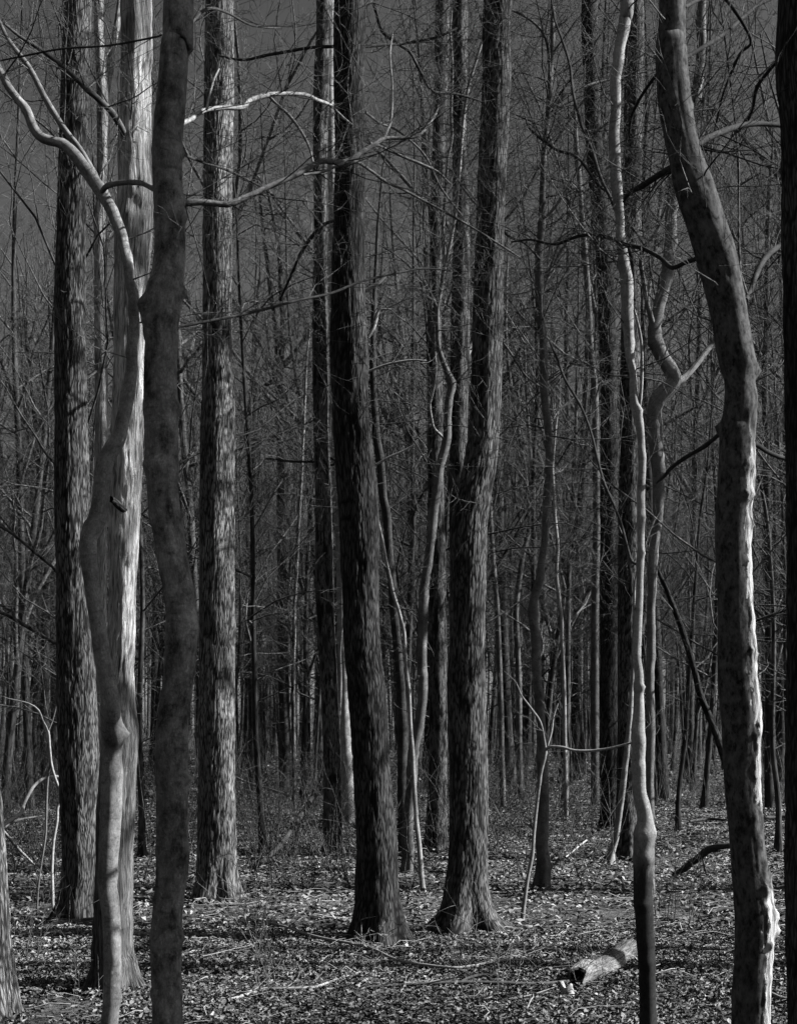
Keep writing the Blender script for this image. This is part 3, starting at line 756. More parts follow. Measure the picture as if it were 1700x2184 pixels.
# 14
d14 = depth(1893)
traced_tree("wavy_tree", "tree", "slender wavy smooth tree right of centre, pale on its right edge in the middle",
    [(1154, 1893, 32), (1156, 1800, 28), (1157, 1622, 24), (1150, 1500, 20), (1146, 1456, 18), (1143, 1363, 20), (1136, 1310, 19), (1137, 1285, 18), (1144, 1258, 18), (1152, 1230, 17), (1160, 1163, 14), (1163, 1096, 15), (1168, 1029, 16), (1171, 963, 15),
     (1167, 896, 16), (1160, 829, 16), (1158, 729, 16), (1150, 635, 18), (1150, 534, 17), (1156, 434, 14), (1158, 367, 12), (1162, 300, 11), (1170, 234, 12), (1173, 167, 11), (1178, 100, 10), (1178, 0, 9)],
    d14, M_SMOOTH, 'smooth', 24, 0.05, 0.35, 0.15, 10, seed=15, twigs=48, twig_z=(4, 8.3), twig_len=(0.5, 2.2), crown=False,
    limbs=[dict(p=[(1172, 170, 6), (1168, 100, 6), (1150, 60, 5), (1110, 30, 5), (1060, 10, 4), (1020, -10, 3)], d1=10.6, tw=12, tl=1.4),
           dict(p=[(1170, 240, 5), (1210, 200, 5), (1260, 180, 5), (1320, 165, 4), (1360, 160, 3)], d1=12, tw=10, tl=1.4),
           dict(p=[(1155, 470, 6), (1185, 440, 6), (1215, 390, 5), (1240, 350, 5), (1262, 300, 4), (1280, 270, 3)], d1=10.8, tw=12, tl=1.3, mat=M_PALE),
           dict(p=[(1120, 250, 4), (1132, 277, 5), (1182, 317, 6), (1232, 337, 6), (1272, 391, 6), (1299, 414, 6), (1332, 458, 6), (1379, 534, 6), (1386, 568, 5), (1396, 628, 4)], d0=11.2, d1=10.2, tw=16, tl=1.3, mat=M_SMOOTH_D),
           dict(p=[(1157, 560, 5), (1120, 520, 5), (1080, 500, 5), (1050, 455, 4), (1010, 430, 4), (960, 360, 3)], d1=10.2, tw=12, tl=1.3, mat=M_SMOOTH_D),
           dict(p=[(1160, 830, 4), (1120, 800, 4), (1080, 740, 4), (1040, 700, 3)], d1=10.6, tw=6)])
traced_tree("sapling", "sapling", "thin sapling with one long level branch reaching right at knee height, right of centre",
    [(1114, 1955, 9), (1124, 1880, 8), (1135, 1823, 8), (1144, 1723, 7), (1152, 1656, 7), (1163, 1605, 8), (1160, 1575, 6), (1152, 1540, 5), (1133, 1512, 5), (1110, 1480, 3)],
    depth(1957), M_STICK, 'smooth', 10, 0.05, 0.2, 0.05, 0, seed=16, crown=False,
    limbs=[dict(p=[(1164, 1600, 6), (1172, 1593, 6), (1199, 1594, 6), (1226, 1601, 6), (1266, 1601, 6), (1299, 1596, 5), (1332, 1588, 5), (1350, 1583, 4)], d1=9.3, tw=2),
           dict(p=[(1163, 1605, 4), (1176, 1560, 4), (1180, 1530, 3), (1190, 1500, 2)])], twigs=3, twig_z=(0.8, 1.5), twig_len=(0.2, 0.5), twig_r=0.003)
traced_tree("pale_sapling", "sapling", "thin pale crooked stem hanging in the gap right of the wavy tree",
    [(1206, 1660, 10), (1203, 1500, 9), (1200, 1400, 8), (1198, 1330, 8), (1192, 1280, 9), (1186, 1230, 9), (1189, 1163, 8), (1182, 1086, 7), (1178, 1000, 6), (1186, 900, 5)], 20, M_PALE, 'smooth', 10, 0.1, 0, 0.1, 0, seed=17, crown=False, twigs=8, twig_z=(3, 7))
# 16-18 dark trunks right of centre
traced_tree("dark_pole_tree", "tree", "narrow dark trunk left of the black double trunk right of centre",
    [(1269, 1716, 17), (1268, 1456, 17), (1269, 1230, 16), (1272, 1063, 16), (1270, 963, 15), (1268, 829, 14), (1258, 728, 13), (1252, 600, 12), (1240, 450, 11), (1228, 300, 10)], depth(1716), M_SMOOTH, 'smooth', 16, 0.1, 0.3, 0.15, 0, seed=18, crown=False, twigs=26, twig_z=(5, 13), twig_len=(0.8, 2.4), twig_r=0.014)
traced_tree("black_tree", "tree", "broad black trunk in deep shade just left of the pale knobbly stem",
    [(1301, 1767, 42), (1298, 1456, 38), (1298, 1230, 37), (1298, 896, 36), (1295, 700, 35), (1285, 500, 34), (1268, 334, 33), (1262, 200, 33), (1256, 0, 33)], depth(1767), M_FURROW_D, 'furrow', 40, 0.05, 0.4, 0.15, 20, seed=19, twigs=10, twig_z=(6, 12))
traced_tree("tall_ridged_tree", "tree", "dark ridged trunk directly behind the pale knobbly stem",
    lr([(1830, 1312, 1356), (1700, 1315, 1358), (1456, 1318, 1361), (1230, 1319, 1362), (896, 1321, 1362), (728, 1324, 1364), (501, 1328, 1366), (334, 1330, 1367), (167, 1332, 1369), (0, 1334, 1370)]),
    depth(1832), M_FURROW, 'furrow', 44, 0.04, 0.5, 0.15, 20, seed=20)
# 19 knobbly pale stem
d19 = 5.95
traced_tree("knobbly_tree", "tree", "slender stem on a thick foot in painted shade, pale and knobbly above, at right",
    [(1382, 2230, 37), (1381, 2184, 37), (1379, 2090, 35), (1376, 2024, 36), (1373, 1957, 38), (1370, 1890, 40), (1371, 1823, 42), (1373, 1779, 44), (1375, 1750, 34), (1371, 1723, 30), (1363, 1690, 28), (1361, 1622, 27), (1360, 1556, 28), (1362, 1489, 20),
     (1362, 1440, 19), (1357, 1397, 17), (1360, 1330, 17), (1364, 1230, 15), (1366, 1130, 15), (1366, 1063, 16), (1369, 996, 15), (1366, 929, 15), (1361, 896, 19), (1353, 862, 18), (1349, 795, 15), (1341, 735, 20), (1337, 680, 26), (1336, 600, 26), (1327, 534, 20), (1322, 468, 18),
     (1317, 418, 21), (1311, 334, 23), (1313, 234, 21), (1312, 167, 22), (1321, 100, 22), (1333, 33, 25), (1337, 0, 26)],
    d19, M_FOOT_SHADE, 'smooth', 28, 0.022, 0.1, 0.1, 9, seed=21, crown=False,
    bumps=[(up(1775, d19), -0.3, 0.022, 0.007), (up(1555, d19), -2.6, 0.01, 0.012), (up(1465, d19), -0.8, 0.01, 0.012), (up(1100, d19), -2.4, 0.008, 0.008), (up(1180, d19), -0.7, 0.008, 0.01), (up(875, d19), -0.8, 0.012, 0.012), (up(960, d19), -1.8, 0.007, 0.01), (up(1600, d19), -1.5, 0.006, -0.008), (up(1065, d19), -2.0, 0.007, 0.008)],
    limbs=[dict(p=[(1364, 1205, 6), (1356, 1203, 6), (1344, 1190, 6), (1325, 1120, 6), (1312, 1085, 6), (1290, 1035, 6), (1275, 985, 6), (1262, 929, 5), (1240, 870, 5), (1205, 810, 5), (1190, 770, 5), (1172, 728, 4)], d1=6.8, tw=14, mat=M_SMOOTH_D),
           dict(p=[(1352, 640, 8), (1349, 560, 8), (1330, 500, 8), (1305, 430, 7), (1281, 380, 7), (1262, 320, 7), (1240, 268, 6), (1222, 200, 6), (1215, 140, 6), (1200, 90, 5), (1182, 40, 4), (1176, 0, 4)], d1=6.8, tw=22, mat=M_SMOOTH_D),
           dict(p=[(1362, 880, 6), (1366, 850, 6), (1369, 790, 6), (1367, 729, 6), (1360, 690, 5), (1352, 660, 5)], d1=5.9)],
    twigs=16, twig_z=(3.2, 5.2), twig_len=(0.4, 1.0))
# 20 crooked
d20 = 11.0
traced_tree("crooked_tree", "tree", "crooked smooth tree with a sharp elbow, between the knobbly stem and big gnarled trunk",
    [(1384, 1905, 26), (1385, 1740, 22), (1386, 1600, 20), (1385, 1456, 18), (1388, 1397, 18), (1388, 1296, 17), (1391, 1230, 20), (1395, 1163, 20), (1404, 1063, 24), (1405, 1012, 28), (1400, 960, 30), (1396, 929, 31), (1395, 879, 32), (1402, 852, 34), (1420, 832, 36),
     (1437, 812, 32), (1430, 790, 32), (1412, 762, 30), (1398, 729, 30), (1394, 701, 26), (1404, 655, 24), (1417, 600, 26), (1424, 550, 26), (1430, 501, 26), (1433, 434, 24), (1433, 384, 20), (1450, 300, 20), (1470, 250, 20), (1482, 220, 20), (1491, 150, 20), (1497, 100, 18), (1493, 33, 20), (1494, -30, 18)],
    d20, M_SMOOTH_L, 'smooth', 28, 0.035, 0.2, 0.12, 12, seed=22, crown=False,
    limbs=[dict(p=[(1436, 815, 16), (1456, 808, 14), (1483, 779, 13), (1506, 749, 12), (1523, 729, 11), (1550, 690, 10), (1572, 650, 9)], d1=11.5),
           dict(p=[(1395, 700, 12), (1380, 650, 10), (1372, 600, 9), (1366, 560, 8), (1372, 530, 8), (1400, 490, 6), (1420, 440, 4)], d1=10.2, tw=6)],
    twigs=30, twig_z=(4.5, 7.8), twig_len=(0.5, 1.6))
traced_tree("pale_leaning_stem", "sapling", "pale bare stem leaning right into the knobbly tree, seen just left of its foot",
    [(1302, 1833, 15), (1306, 1810, 14), (1312, 1790, 14), (1322, 1723, 13), (1332, 1640, 12), (1339, 1573, 11), (1344, 1523, 10), (1349, 1440, 9), (1352, 1350, 7), (1353, 1250, 5)], 13.35, M_PALE, 'smooth', 14, 0.05, 0.8, 0.05, 0, seed=23, crown=False, lobes=3)
# 22 big leaning
d22 = 5.3
traced_tree("big_leaning_tree", "tree", "big gnarled trunk curving up leftward at right, a torn pale strip down its side",
    lr([(2240, 1561, 1636), (2184, 1561, 1636), (2124, 1561, 1638), (2057, 1566, 1641), (2007, 1566, 1644), (1957, 1566, 1647), (1924, 1563, 1643), (1857, 1558, 1633), (1790, 1555, 1625), (1723, 1550, 1621), (1622, 1545, 1618), (1523, 1541, 1620),
        (1457, 1535, 1613), (1397, 1533, 1609), (1330, 1533, 1606), (1230, 1530, 1600), (1130, 1527, 1597), (1029, 1533, 1605), (929, 1537, 1606), (862, 1545, 1613), (812, 1545, 1608), (779, 1536, 1612), (728, 1525, 1603), (668, 1516, 1593), (601, 1501, 1580),
        (534, 1482, 1565), (468, 1463, 1541), (401, 1441, 1519), (334, 1428, 1494), (267, 1414, 1479), (200, 1404, 1470), (100, 1399, 1463), (0, 1406, 1461)]),
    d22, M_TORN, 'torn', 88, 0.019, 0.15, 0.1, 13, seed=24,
    bumps=[(up(2010, d22), -0.9, 0.012, 0.012), (up(1930, d22), -1.0, 0.010, 0.014), (up(1840, d22), -0.8, 0.010, 0.012), (up(1565, d22), -1.0, 0.012, 0.014), (up(1390, d22), -1.0, 0.010, 0.012), (up(1200, d22), -1.1, 0.010, 0.012), (up(1000, d22), -1.0, 0.014, 0.014), (up(900, d22), -1.6, 0.02, -0.01), (up(600, d22), -1.5, 0.012, -0.006), (up(410, d22), -1.3, 0.014, -0.006), (up(1985, d22), -0.2, 0.022, 0.022), (up(1950, d22), -0.5, 0.018, 0.02), (up(1890, d22), -0.9, 0.02, 0.012), (up(792, d22), 0.0, 0.024, 0.024), (up(910, d22), pi - 0.6, 0.018, 0.025), (up(1060, d22), -0.9, 0.02, 0.012), (up(1280, d22), -0.4, 0.016, -0.012), (up(1400, d22), -0.5, 0.016, 0.012), (up(225, d22), 0.1, 0.014, 0.012), (up(1120, d22), -0.6, 0.02, 0.012)],
    limbs=[dict(p=[(1466, 318, 18), (1486, 307, 16), (1516, 291, 14), (1550, 277, 13), (1583, 267, 12), (1616, 264, 11), (1666, 268, 9), (1710, 280, 8)], d1=5.9, tw=14, mat=M_SMOOTH_D),
           dict(p=[(1450, 350, 16), (1429, 359, 14), (1399, 377, 14), (1366, 398, 13), (1342, 411, 10), (1330, 430, 6)], d1=5.9, tw=6, mat=M_SMOOTH_D),
           dict(p=[(1450, 128, 9), (1466, 120, 9), (1516, 90, 9), (1550, 67, 8), (1583, 37, 8), (1616, 10, 7), (1650, -20, 6)], d1=6, tw=10, mat=M_SMOOTH_D),
           dict(p=[(1460, 15, 8), (1500, -5, 8), (1540, -10, 8), (1600, 83, 6), (1576, 117, 6), (1545, 190, 5), (1533, 234, 5), (1520, 300, 5), (1509, 351, 4)], d1=6.4, tw=12, tl=1.2, mat=M_SMOOTH_D),
           dict(p=[(1680, 105, 9), (1666, 117, 9), (1640, 150, 8), (1613, 187, 8), (1606, 227, 7), (1590, 262, 7), (1560, 290, 5)], d0=5.5, d1=6.2, tw=12, tl=1.2, mat=M_SMOOTH_D),
           dict(p=[(1410, 150, 8), (1396, 164, 8), (1366, 207, 7), (1346, 250, 6), (1340, 300, 4)], d1=5.9, tw=4, mat=M_SMOOTH_D),
           dict(p=[(1510, 540, 12), (1489, 550, 11), (1459, 561, 10), (1433, 571, 10), (1409, 551, 9), (1372, 531, 9), (1332, 521, 9), (1309, 511, 8), (1272, 501, 8), (1232, 504, 7), (1182, 521, 6), (1132, 511, 5), (1090, 516, 3)], d1=6.4, tw=16, mat=M_SMOOTH_D),
           dict(p=[(1560, 900, 26), (1543, 912, 18), (1530, 929, 10), (1500, 953, 10), (1466, 973, 9), (1433, 996, 9), (1416, 1016, 7), (1400, 1030, 4)], d1=6.2, mat=M_SMOOTH_D),
           dict(p=[(1590, 640, 10), (1600, 620, 12), (1616, 575, 12), (1640, 541, 12), (1668, 522, 12), (1700, 510, 11)], d1=6, tw=8, mat=M_SMOOTH_D),
           dict(p=[(1600, 945, 10), (1612, 948, 10), (1633, 962, 10), (1660, 974, 10), (1700, 985, 9)], d1=5.6, mat=M_SMOOTH_D)],
    twigs=14, twig_z=(3.2, 4.8), twig_len=(0.4, 1.1))
# 23 right edge
traced_tree("edge_tree", "tree", "black trunk cut off by the right edge of the picture",
    lr([(2300, 1682, 1780), (2184, 1681, 1779), (1900, 1678, 1776), (1456, 1680, 1772), (1000, 1680, 1768), (534, 1672, 1758), (267, 1668, 1752), (0, 1664, 1746)]), 4.98, M_FURROW_D, 'furrow', 72, 0.03, 0.2, 0.15, 15, seed=25)
# 24 left bottom corner
traced_tree("corner_tree", "tree", "sunlit furrowed trunk leaning out of the bottom left corner of the picture",
    lr([(2240, -50, 50), (2184, -48, 45), (2124, -50, 37), (2024, -58, 24), (1890, -68, 13), (1790, -76, 6), (1706, -84, 0), (1600, -94, -12), (1300, -125, -45), (800, -175, -100), (300, -230, -155)]), 6.2, M_FURROW_P, 'furrow', 100, 0.03, 0.25, 0.15, 14, seed=26)
# 25.. background but recognisable
d25 = 30
traced_tree("far_forked_tree", "tree", "dark trunk far back between the ridged trunk and the slim pale-sided one, forking high up",
    [(607, 1668, 24), (605, 1456, 22), (602, 1230, 19), (599, 1063, 18), (597, 896, 17), (597, 780, 17), (590, 720, 11), (583, 660, 9), (575, 600, 9), (568, 540, 8), (560, 480, 7)], d25, M_SMOOTH_D, 'smooth', 16, 0.15, 0.3, 0.15, 0, seed=27, crown=False,
    limbs=[dict(p=[(598, 785, 13), (615, 770, 12), (640, 738, 11), (665, 700, 10), (685, 660, 9), (705, 610, 7), (720, 540, 5)], tw=16, tl=2.5), dict(p=[(598, 775, 13), (604, 700, 12), (600, 620, 11), (596, 540, 9), (585, 470, 8), (570, 400, 6)], tw=16, tl=2.5),
           dict(p=[(597, 800, 10), (578, 815, 9), (560, 825, 7)])], twigs=24, twig_z=(8, 16), twig_len=(1, 3), twig_r=0.02)
traced_tree("far_tree", "tree", "thin trunk with a speckled sunlit edge in the gap right of the far forked tree",
    [(628, 1740, 9), (627, 1600, 9), (626, 1456, 9), (629, 1300, 8), (636, 1150, 8), (644, 1000, 7), (650, 870, 6), (655, 760, 5)], 20.5, M_FURROW_P, 'fine', 10, 0.12, 0.2, 0.1, 0, seed=28, crown=False, twigs=18, twig_z=(3.5, 9), twig_len=(0.5, 1.4))
traced_tree("far_tree", "tree", "dark far trunk close to the right side of the sunlit ridged trunk",
    [(536, 1665, 15), (535, 1400, 13), (537, 1230, 12), (542, 1063, 11), (545, 860, 10), (547, 760, 9), (550, 640, 8)], 33, M_SMOOTH_D, 'smooth', 10, 0.2, 0.2, 0.1, 0, seed=29, crown=False, twigs=24, twig_z=(6, 15), twig_len=(1, 3), twig_r=0.018)
traced_tree("patchy_tree", "tree", "dark patchy trunk between the furrowed left trunk and the pale shaggy one",
    [(214, 1860, 26), (214, 1456, 26), (216, 1063, 26), (218, 896, 26), (216, 729, 25), (216, 501, 25), (221, 334, 24), (220, 200, 24), (214, 100, 22), (212, 0, 20)], 12.6, M_SHAG, 'shaggy', 32, 0.05, 0.3, 0.15, 16, seed=30,
    limbs=[dict(p=[(225, 210, 16), (235, 150, 15), (243, 90, 14), (252, 40, 13), (258, -10, 12)], d1=12.8)])
traced_tree("far_branching_tree", "tree", "far dark tree at the left edge branching upward in front of open sky",
    [(98, 1690, 19), (97, 1456, 18), (99, 1263, 18), (97, 1096, 17), (90, 1030, 15), (84, 996, 12), (76, 900, 9), (66, 820, 7), (58, 740, 6), (50, 660, 4)], 28, M_SMOOTH_D, 'smooth', 12, 0.15, 0.2, 0.1, 0, seed=31, crown=False,
    limbs=[dict(p=[(97, 1060, 13), (103, 960, 12), (108, 860, 10), (112, 770, 8), (108, 680, 6), (104, 600, 4)], tw=14, tl=2.2), dict(p=[(84, 1000, 8), (60, 930, 7), (35, 860, 6), (10, 790, 5), (-10, 740, 4)], tw=10, tl=2.2)], twigs=20, twig_z=(6, 11), twig_len=(1, 2.6), twig_r=0.015)
traced_tree("leaning_dead_tree", "tree", "dead bare pole leaning from upper left down to the big gnarled trunk at right",
    [(1562, 1690, 17), (1540, 1606, 16), (1520, 1549, 15), (1493, 1483, 14), (1476, 1414, 13), (1449, 1330, 12), (1423, 1263, 10), (1404, 1220, 8)], 14, M_FURROW_D, 'fine', 12, 0.08, 0, 0.1, 0, seed=32, crown=False, twigs=5, twig_z=(1.2, 3), twig_len=(0.3, 0.8))
traced_tree("far_tree", "tree", "dark thin trunk in the gap between the big gnarled trunk and the right edge",
    [(1640, 1730, 20), (1640, 1456, 17), (1638, 1200, 15), (1634, 963, 14), (1630, 800, 13), (1634, 600, 11), (1640, 400, 9)], 22, M_SMOOTH_D, 'smooth', 12, 0.12, 0.2, 0.1, 0, seed=33, crown=False, twigs=24, twig_z=(4, 11), twig_len=(0.7, 2), twig_r=0.012)
traced_tree("far_tree", "tree", "thin trunk just right of the bent furrowed trunk, lit down its right edge",
    [(1072, 1720, 13), (1069, 1600, 12), (1066, 1456, 12), (1060, 1300, 11), (1051, 1180, 10), (1046, 1096, 9), (1044, 1000, 8), (1048, 850, 6)], 23, M_SMOOTH, 'smooth', 10, 0.12, 0.2, 0.1, 0, seed=34, crown=False, twigs=18, twig_z=(4, 9), twig_len=(0.6, 1.6))
traced_tree("far_tree", "tree", "curving forked trunk in the gap left of the wavy smooth tree, behind it",
    [(1110, 1700, 14), (1106, 1456, 13), (1100, 1300, 12), (1112, 1200, 11), (1130, 1120, 10), (1120, 1000, 10), (1108, 930, 9), (1095, 860, 8), (1084, 780, 8), (1078, 700, 7), (1080, 600, 6)], 25, M_SMOOTH, 'smooth', 10, 0.14, 0.2, 0.1, 0, seed=35, crown=False,
    limbs=[dict(p=[(1130, 1120, 8), (1136, 1030, 8), (1128, 930, 7), (1122, 830, 6), (1118, 730, 5)], tw=10, tl=2)], twigs=16, twig_z=(5, 11), twig_len=(0.8, 2.2), twig_r=0.012)

# ------------------------------------------------------------------ generic bare trees
SPEC_CROWN = [(6, 0.16, 0.10, 6, 0.5, 0.45, 0.9), (4, 0.20, 0.08, 6, 0.5, 0.4, 0.85), (3, 0.18, 0.06, 4, 0.6, 0.4, 1.0), (2, 0.2, 0.0, 0, 0, 0, 0)]
SPEC_LEAD = [(9, 0.10, 0.05, 9, 0.3, 0.4, 0.9), (5, 0.18, 0.07, 5, 0.45, 0.45, 0.9), (3, 0.2, 0.03, 3, 0.5, 0.5, 1.0), (2, 0.2, 0, 0, 0, 0, 0)]
SPEC_WILD = [(8, 0.22, 0.08, 7, 0.5, 0.5, 1.0), (5, 0.24, 0.05, 6, 0.5, 0.5, 1.0), (3, 0.22, 0.03, 4, 0.55, 0.5, 1.1), (2, 0.2, 0.0, 0, 0, 0, 0)]
SPEC_LIGHT = [(4, 0.12, 0.08, 5, 0.5, 0.5, 0.95), (3, 0.16, 0.04, 4, 0.5, 0.5, 1.0), (2, 0.2, 0.02, 0, 0, 0, 0)]

def gen_tree(seed, H, r0, c0, n1, l1, spec, wob=0.02, low=0, lowlen=(0.5, 1.5), fork=False):
    rng = random.Random(seed)
    n = 12
    pts, x, y, dx, dy = [], 0.0, 0.0, rng.gauss(0, wob), rng.gauss(0, wob)
    for i in range(n + 1):
        z = -0.15 + (H + 0.15) * i / n
        pts.append([x, y, z, r0 * (1 - 0.85 * (i / n) ** 1.1)])
        dx += rng.gauss(0, wob * 0.8); dy += rng.gauss(0, wob * 0.8)
        dx *= 0.9; dy *= 0.9
        x += dx * H / n; y += dy * H / n
    pts = np.array(pts)
    Q = catmull(pts, lambda p: H / 36)
    Q[:, 3] *= 1 + 0.7 * np.exp(-np.clip(Q[:, 2], 0, 99) / 0.2)
    trunk = [(Q[:, :3], np.maximum(Q[:, 3], 0.004))]
    out = []
    for k in range(n1):
        t = c0 + (0.98 - c0) * (k + rng.random() * 0.8) / n1
        z = t * H
        p = [np.interp(z, pts[:, 2], pts[:, m]) for m in range(4)]
        a = k * 2.4 + rng.uniform(-0.5, 0.5)
        tt = (t - c0) / (1 - c0)
        dv = vnorm((cos(a), sin(a), 0.35 + 1.3 * tt + rng.uniform(-0.2, 0.3)))
        grow(out, (p[0], p[1], z), dv, l1 * (1.15 - 0.75 * tt) * rng.uniform(0.7, 1.25), max(0.01, p[3] * rng.uniform(0.35, 0.6)), 0, spec, rng)
    if fork:                                                  # the trunk splits into rising leaders
        for q in range(3):
            z = H * rng.uniform(c0 * 0.8, c0 * 1.5)
            p = [np.interp(z, pts[:, 2], pts[:, m]) for m in range(4)]
            a = rng.uniform(0, 2 * pi)
            grow(out, (p[0], p[1], z), vnorm((cos(a) * 0.45, sin(a) * 0.45, 1)), H * rng.uniform(0.35, 0.5), p[3] * 0.7, 0, SPEC_LEAD, rng)
    for k in range(low):
        z = H * rng.uniform(0.1, c0 + 0.05)
        p = [np.interp(z, pts[:, 2], pts[:, m]) for m in range(4)]
        a = rng.uniform(0, 2 * pi)
        grow(out, (p[0], p[1], z), vnorm((cos(a), sin(a), rng.uniform(-0.1, 0.8))), rng.uniform(*lowlen), 0.008, 0, SPEC_SIDE, rng)
    return trunk, out

MINR[0] = 0.0022
VAR = {}
def variants(kind, n, **kw):
    VAR[kind] = []
    for i in range(n):
        rng = random.Random(hash_name(kind) + i)
        tr, cr = gen_tree(hash_name(kind) * 3 + i * 17, kw['H'] * rng.uniform(0.88, 1.12), kw['r0'] * rng.uniform(0.75, 1.25), kw['c0'] * rng.uniform(0.85, 1.2), kw['n1'], kw['l1'], kw['spec'], kw['wob'], kw.get('low', 0), fork=kw.get('fork', False) and i % 2 == 0)
        VAR[kind].append((tubes_mesh("trunk", tr, M_FARBARK, kw.get('S', 12), True), tubes_mesh("crown", cr, M_TWIG, kw.get('cs', 'auto'))))
def hash_name(s): return sum(ord(c) * (i + 3) for i, c in enumerate(s))

variants('tall', 5, H=20, r0=0.115, c0=0.36, n1=15, l1=4.2, spec=SPEC_CROWN, wob=0.028, low=5, fork=True)
variants('pole', 4, H=13, r0=0.06, c0=0.22, n1=15, l1=2.5, spec=SPEC_CROWN, wob=0.05, low=5, fork=True)
variants('understorey', 4, H=8, r0=0.032, c0=0.22, n1=17, l1=2.7, spec=SPEC_WILD, wob=0.07, low=2)

variants('top', 2, H=20, r0=0.1, c0=0.36, n1=14, l1=3.3, spec=SPEC_CROWN, wob=0.0, low=0)
for root, off, k, sd in CROWNS:     # crowns of the big traced trees, above the picture
    me = VAR['top'][sd % 2][1]
    c = link("crown", me, root)
    s = 0.55 + 0.4 * k
    c.scale = (s, s, s)
    c.location = (off[0], off[1], off[2] - 20 * 0.36 * s - 0.5)
    c.rotation_euler = (0, 0, sd * 1.7)

MARKS = [(165, "the furrowed left trunk"), (245, "the pale shaggy trunk"), (370, "the smooth shaded trunk"), (463, "the sunlit ridged trunk"), (602, "the far forked tree"), (712, "the slim pale-sided trunk"), (795, "the broad dark trunk"),
         (998, "the bent furrowed trunk"), (1155, "the wavy smooth tree"), (1368, "the knobbly pale stem"), (1585, "the big gnarled trunk"), (1700, "the right edge")]
KW = {'tall': "tall bare tree", 'pole': "slim bare tree", 'understorey': "low twiggy tree"}
CATN = {'tall': ("bare_tree", "tree"), 'pole': ("slim_tree", "tree"), 'understorey': ("understorey_tree", "tree")}

def place(kind, x, y, rng, k, offframe=None):
    tme, cme = VAR[kind][k % len(VAR[kind])]
    px = 850 + x / y * F if y > 0 else 0
    if offframe:
        label = offframe; group = offframe
    else:
        dist = "mid-distance" if y < 26 else ("far" if y < 46 else "farthest")
        if px < MARKS[0][0]: where = "left of " + MARKS[0][1]
        else:
            where = "at the right edge"
            for (a, na), (b, nb) in zip(MARKS[:-1], MARKS[1:]):
                if a <= px < b:
                    where = "between %s and %s" % (na.replace("the ", "", 1), nb.replace("the ", "", 1))
        label = "%s %s %s" % (dist, KW[kind], where)
        group = "%s %ss %s" % (dist, KW[kind], where)
    nm, ct = CATN[kind]
    r = empty(nm, (x, y, float(ground_z(x, y))), label, ct, group)
    r.rotation_euler = (rng.gauss(0, 0.015), rng.gauss(0, 0.02), rng.uniform(0, 2 * pi))
    if not offframe: placed.setdefault(group, []).append((px, r))
    s = rng.uniform(0.8, 1.2)
    r.scale = (s, s, s * rng.uniform(0.9, 1.1))
    link("trunk", tme, r)
    link("crown", cme, r)

MINR[0] = 0.0022
placed = {}
rng = random.Random(42)
spots = [(a, b) for a, b, c in named]
def free(x, y, dmin):
    return all((x - a) ** 2 + (y - b) ** 2 > dmin * dmin for a, b in spots)

plan = [('tall', 115, 20, 74, 1.3), ('pole', 120, 17, 60, 0.8), ('understorey', 90, 11, 42, 0.7)]
for kind, n, y0, y1, dmin in plan:
    c = t = 0
    while c < n and t < 30000:
        t += 1
        y = sqrt(rng.uniform(y0 * y0, y1 * y1))
        x = rng.uniform(-1, 1) * (0.335 * y + 0.8)
        if not free(x, y, dmin): continue
        qx = 850 + x / y * F                                  # keep clear what grows in front of the recognisable far trees
        if any(y < yd and abs(qx - a) < wq for a, yd, wq in ((604, 30, 34), (536, 33, 16), (98, 28, 22), (628, 20, 12), (1066, 23, 14), (1106, 25, 20), (1270, 23, 14), (1640, 22, 14), (1300, 18, 24), (860, 14, 14))): continue
        spots.append((x, y)); place(kind, x, y, rng, rng.randrange(99)); c += 1

# trees beyond the right and left edges of the picture: they dapple the light
for kind, n, side, dmin in (('tall', 7, 1, 2.2), ('pole', 5, 1, 1.5), ('tall', 8, -1, 2.5), ('pole', 6, -1, 2.0)):
    c = t = 0
    while c < n and t < 4000:
        t += 1
        y = rng.uniform(0.5, 40)
        x = side * (0.34 * max(y, 4) + rng.uniform(3.0, 23 if side > 0 else 9))
        if not free(x, y, dmin): continue
        if side > 0 and x < 36 and any(abs(y - q) < 0.42 for q in (5.5, 6.2, 5.9, 6.85, 9.4, 10.5, 5.3, 9.0, 12.6, 14.3, 11.4)): continue
        spots.append((x, y))
        place(kind, x, y, rng, rng.randrange(99), "bare tree beyond the %s edge of the picture" % ("right" if side > 0 else "left")); c += 1

for x, y in ((6.5, 7.65), (9.5, 8.1), (16, 16.2), (12, 18.9)):
    spots.append((x, y))
    place('tall', x, y, rng, rng.randrange(99), "bare tree beyond the right edge of the picture")

ORD = "second third fourth fifth sixth seventh eighth ninth tenth eleventh twelfth thirteenth fourteenth fifteenth sixteenth".split()
for g, lst in placed.items():
    if len(lst) < 2: continue
    lst.sort(key=lambda q: q[0])
    for i, (_, o) in enumerate(lst):
        pos = "leftmost" if i == 0 else ("rightmost" if i == len(lst) - 1 else ORD[i - 1] + " from left")
        o["label"] = pos + " of " + g

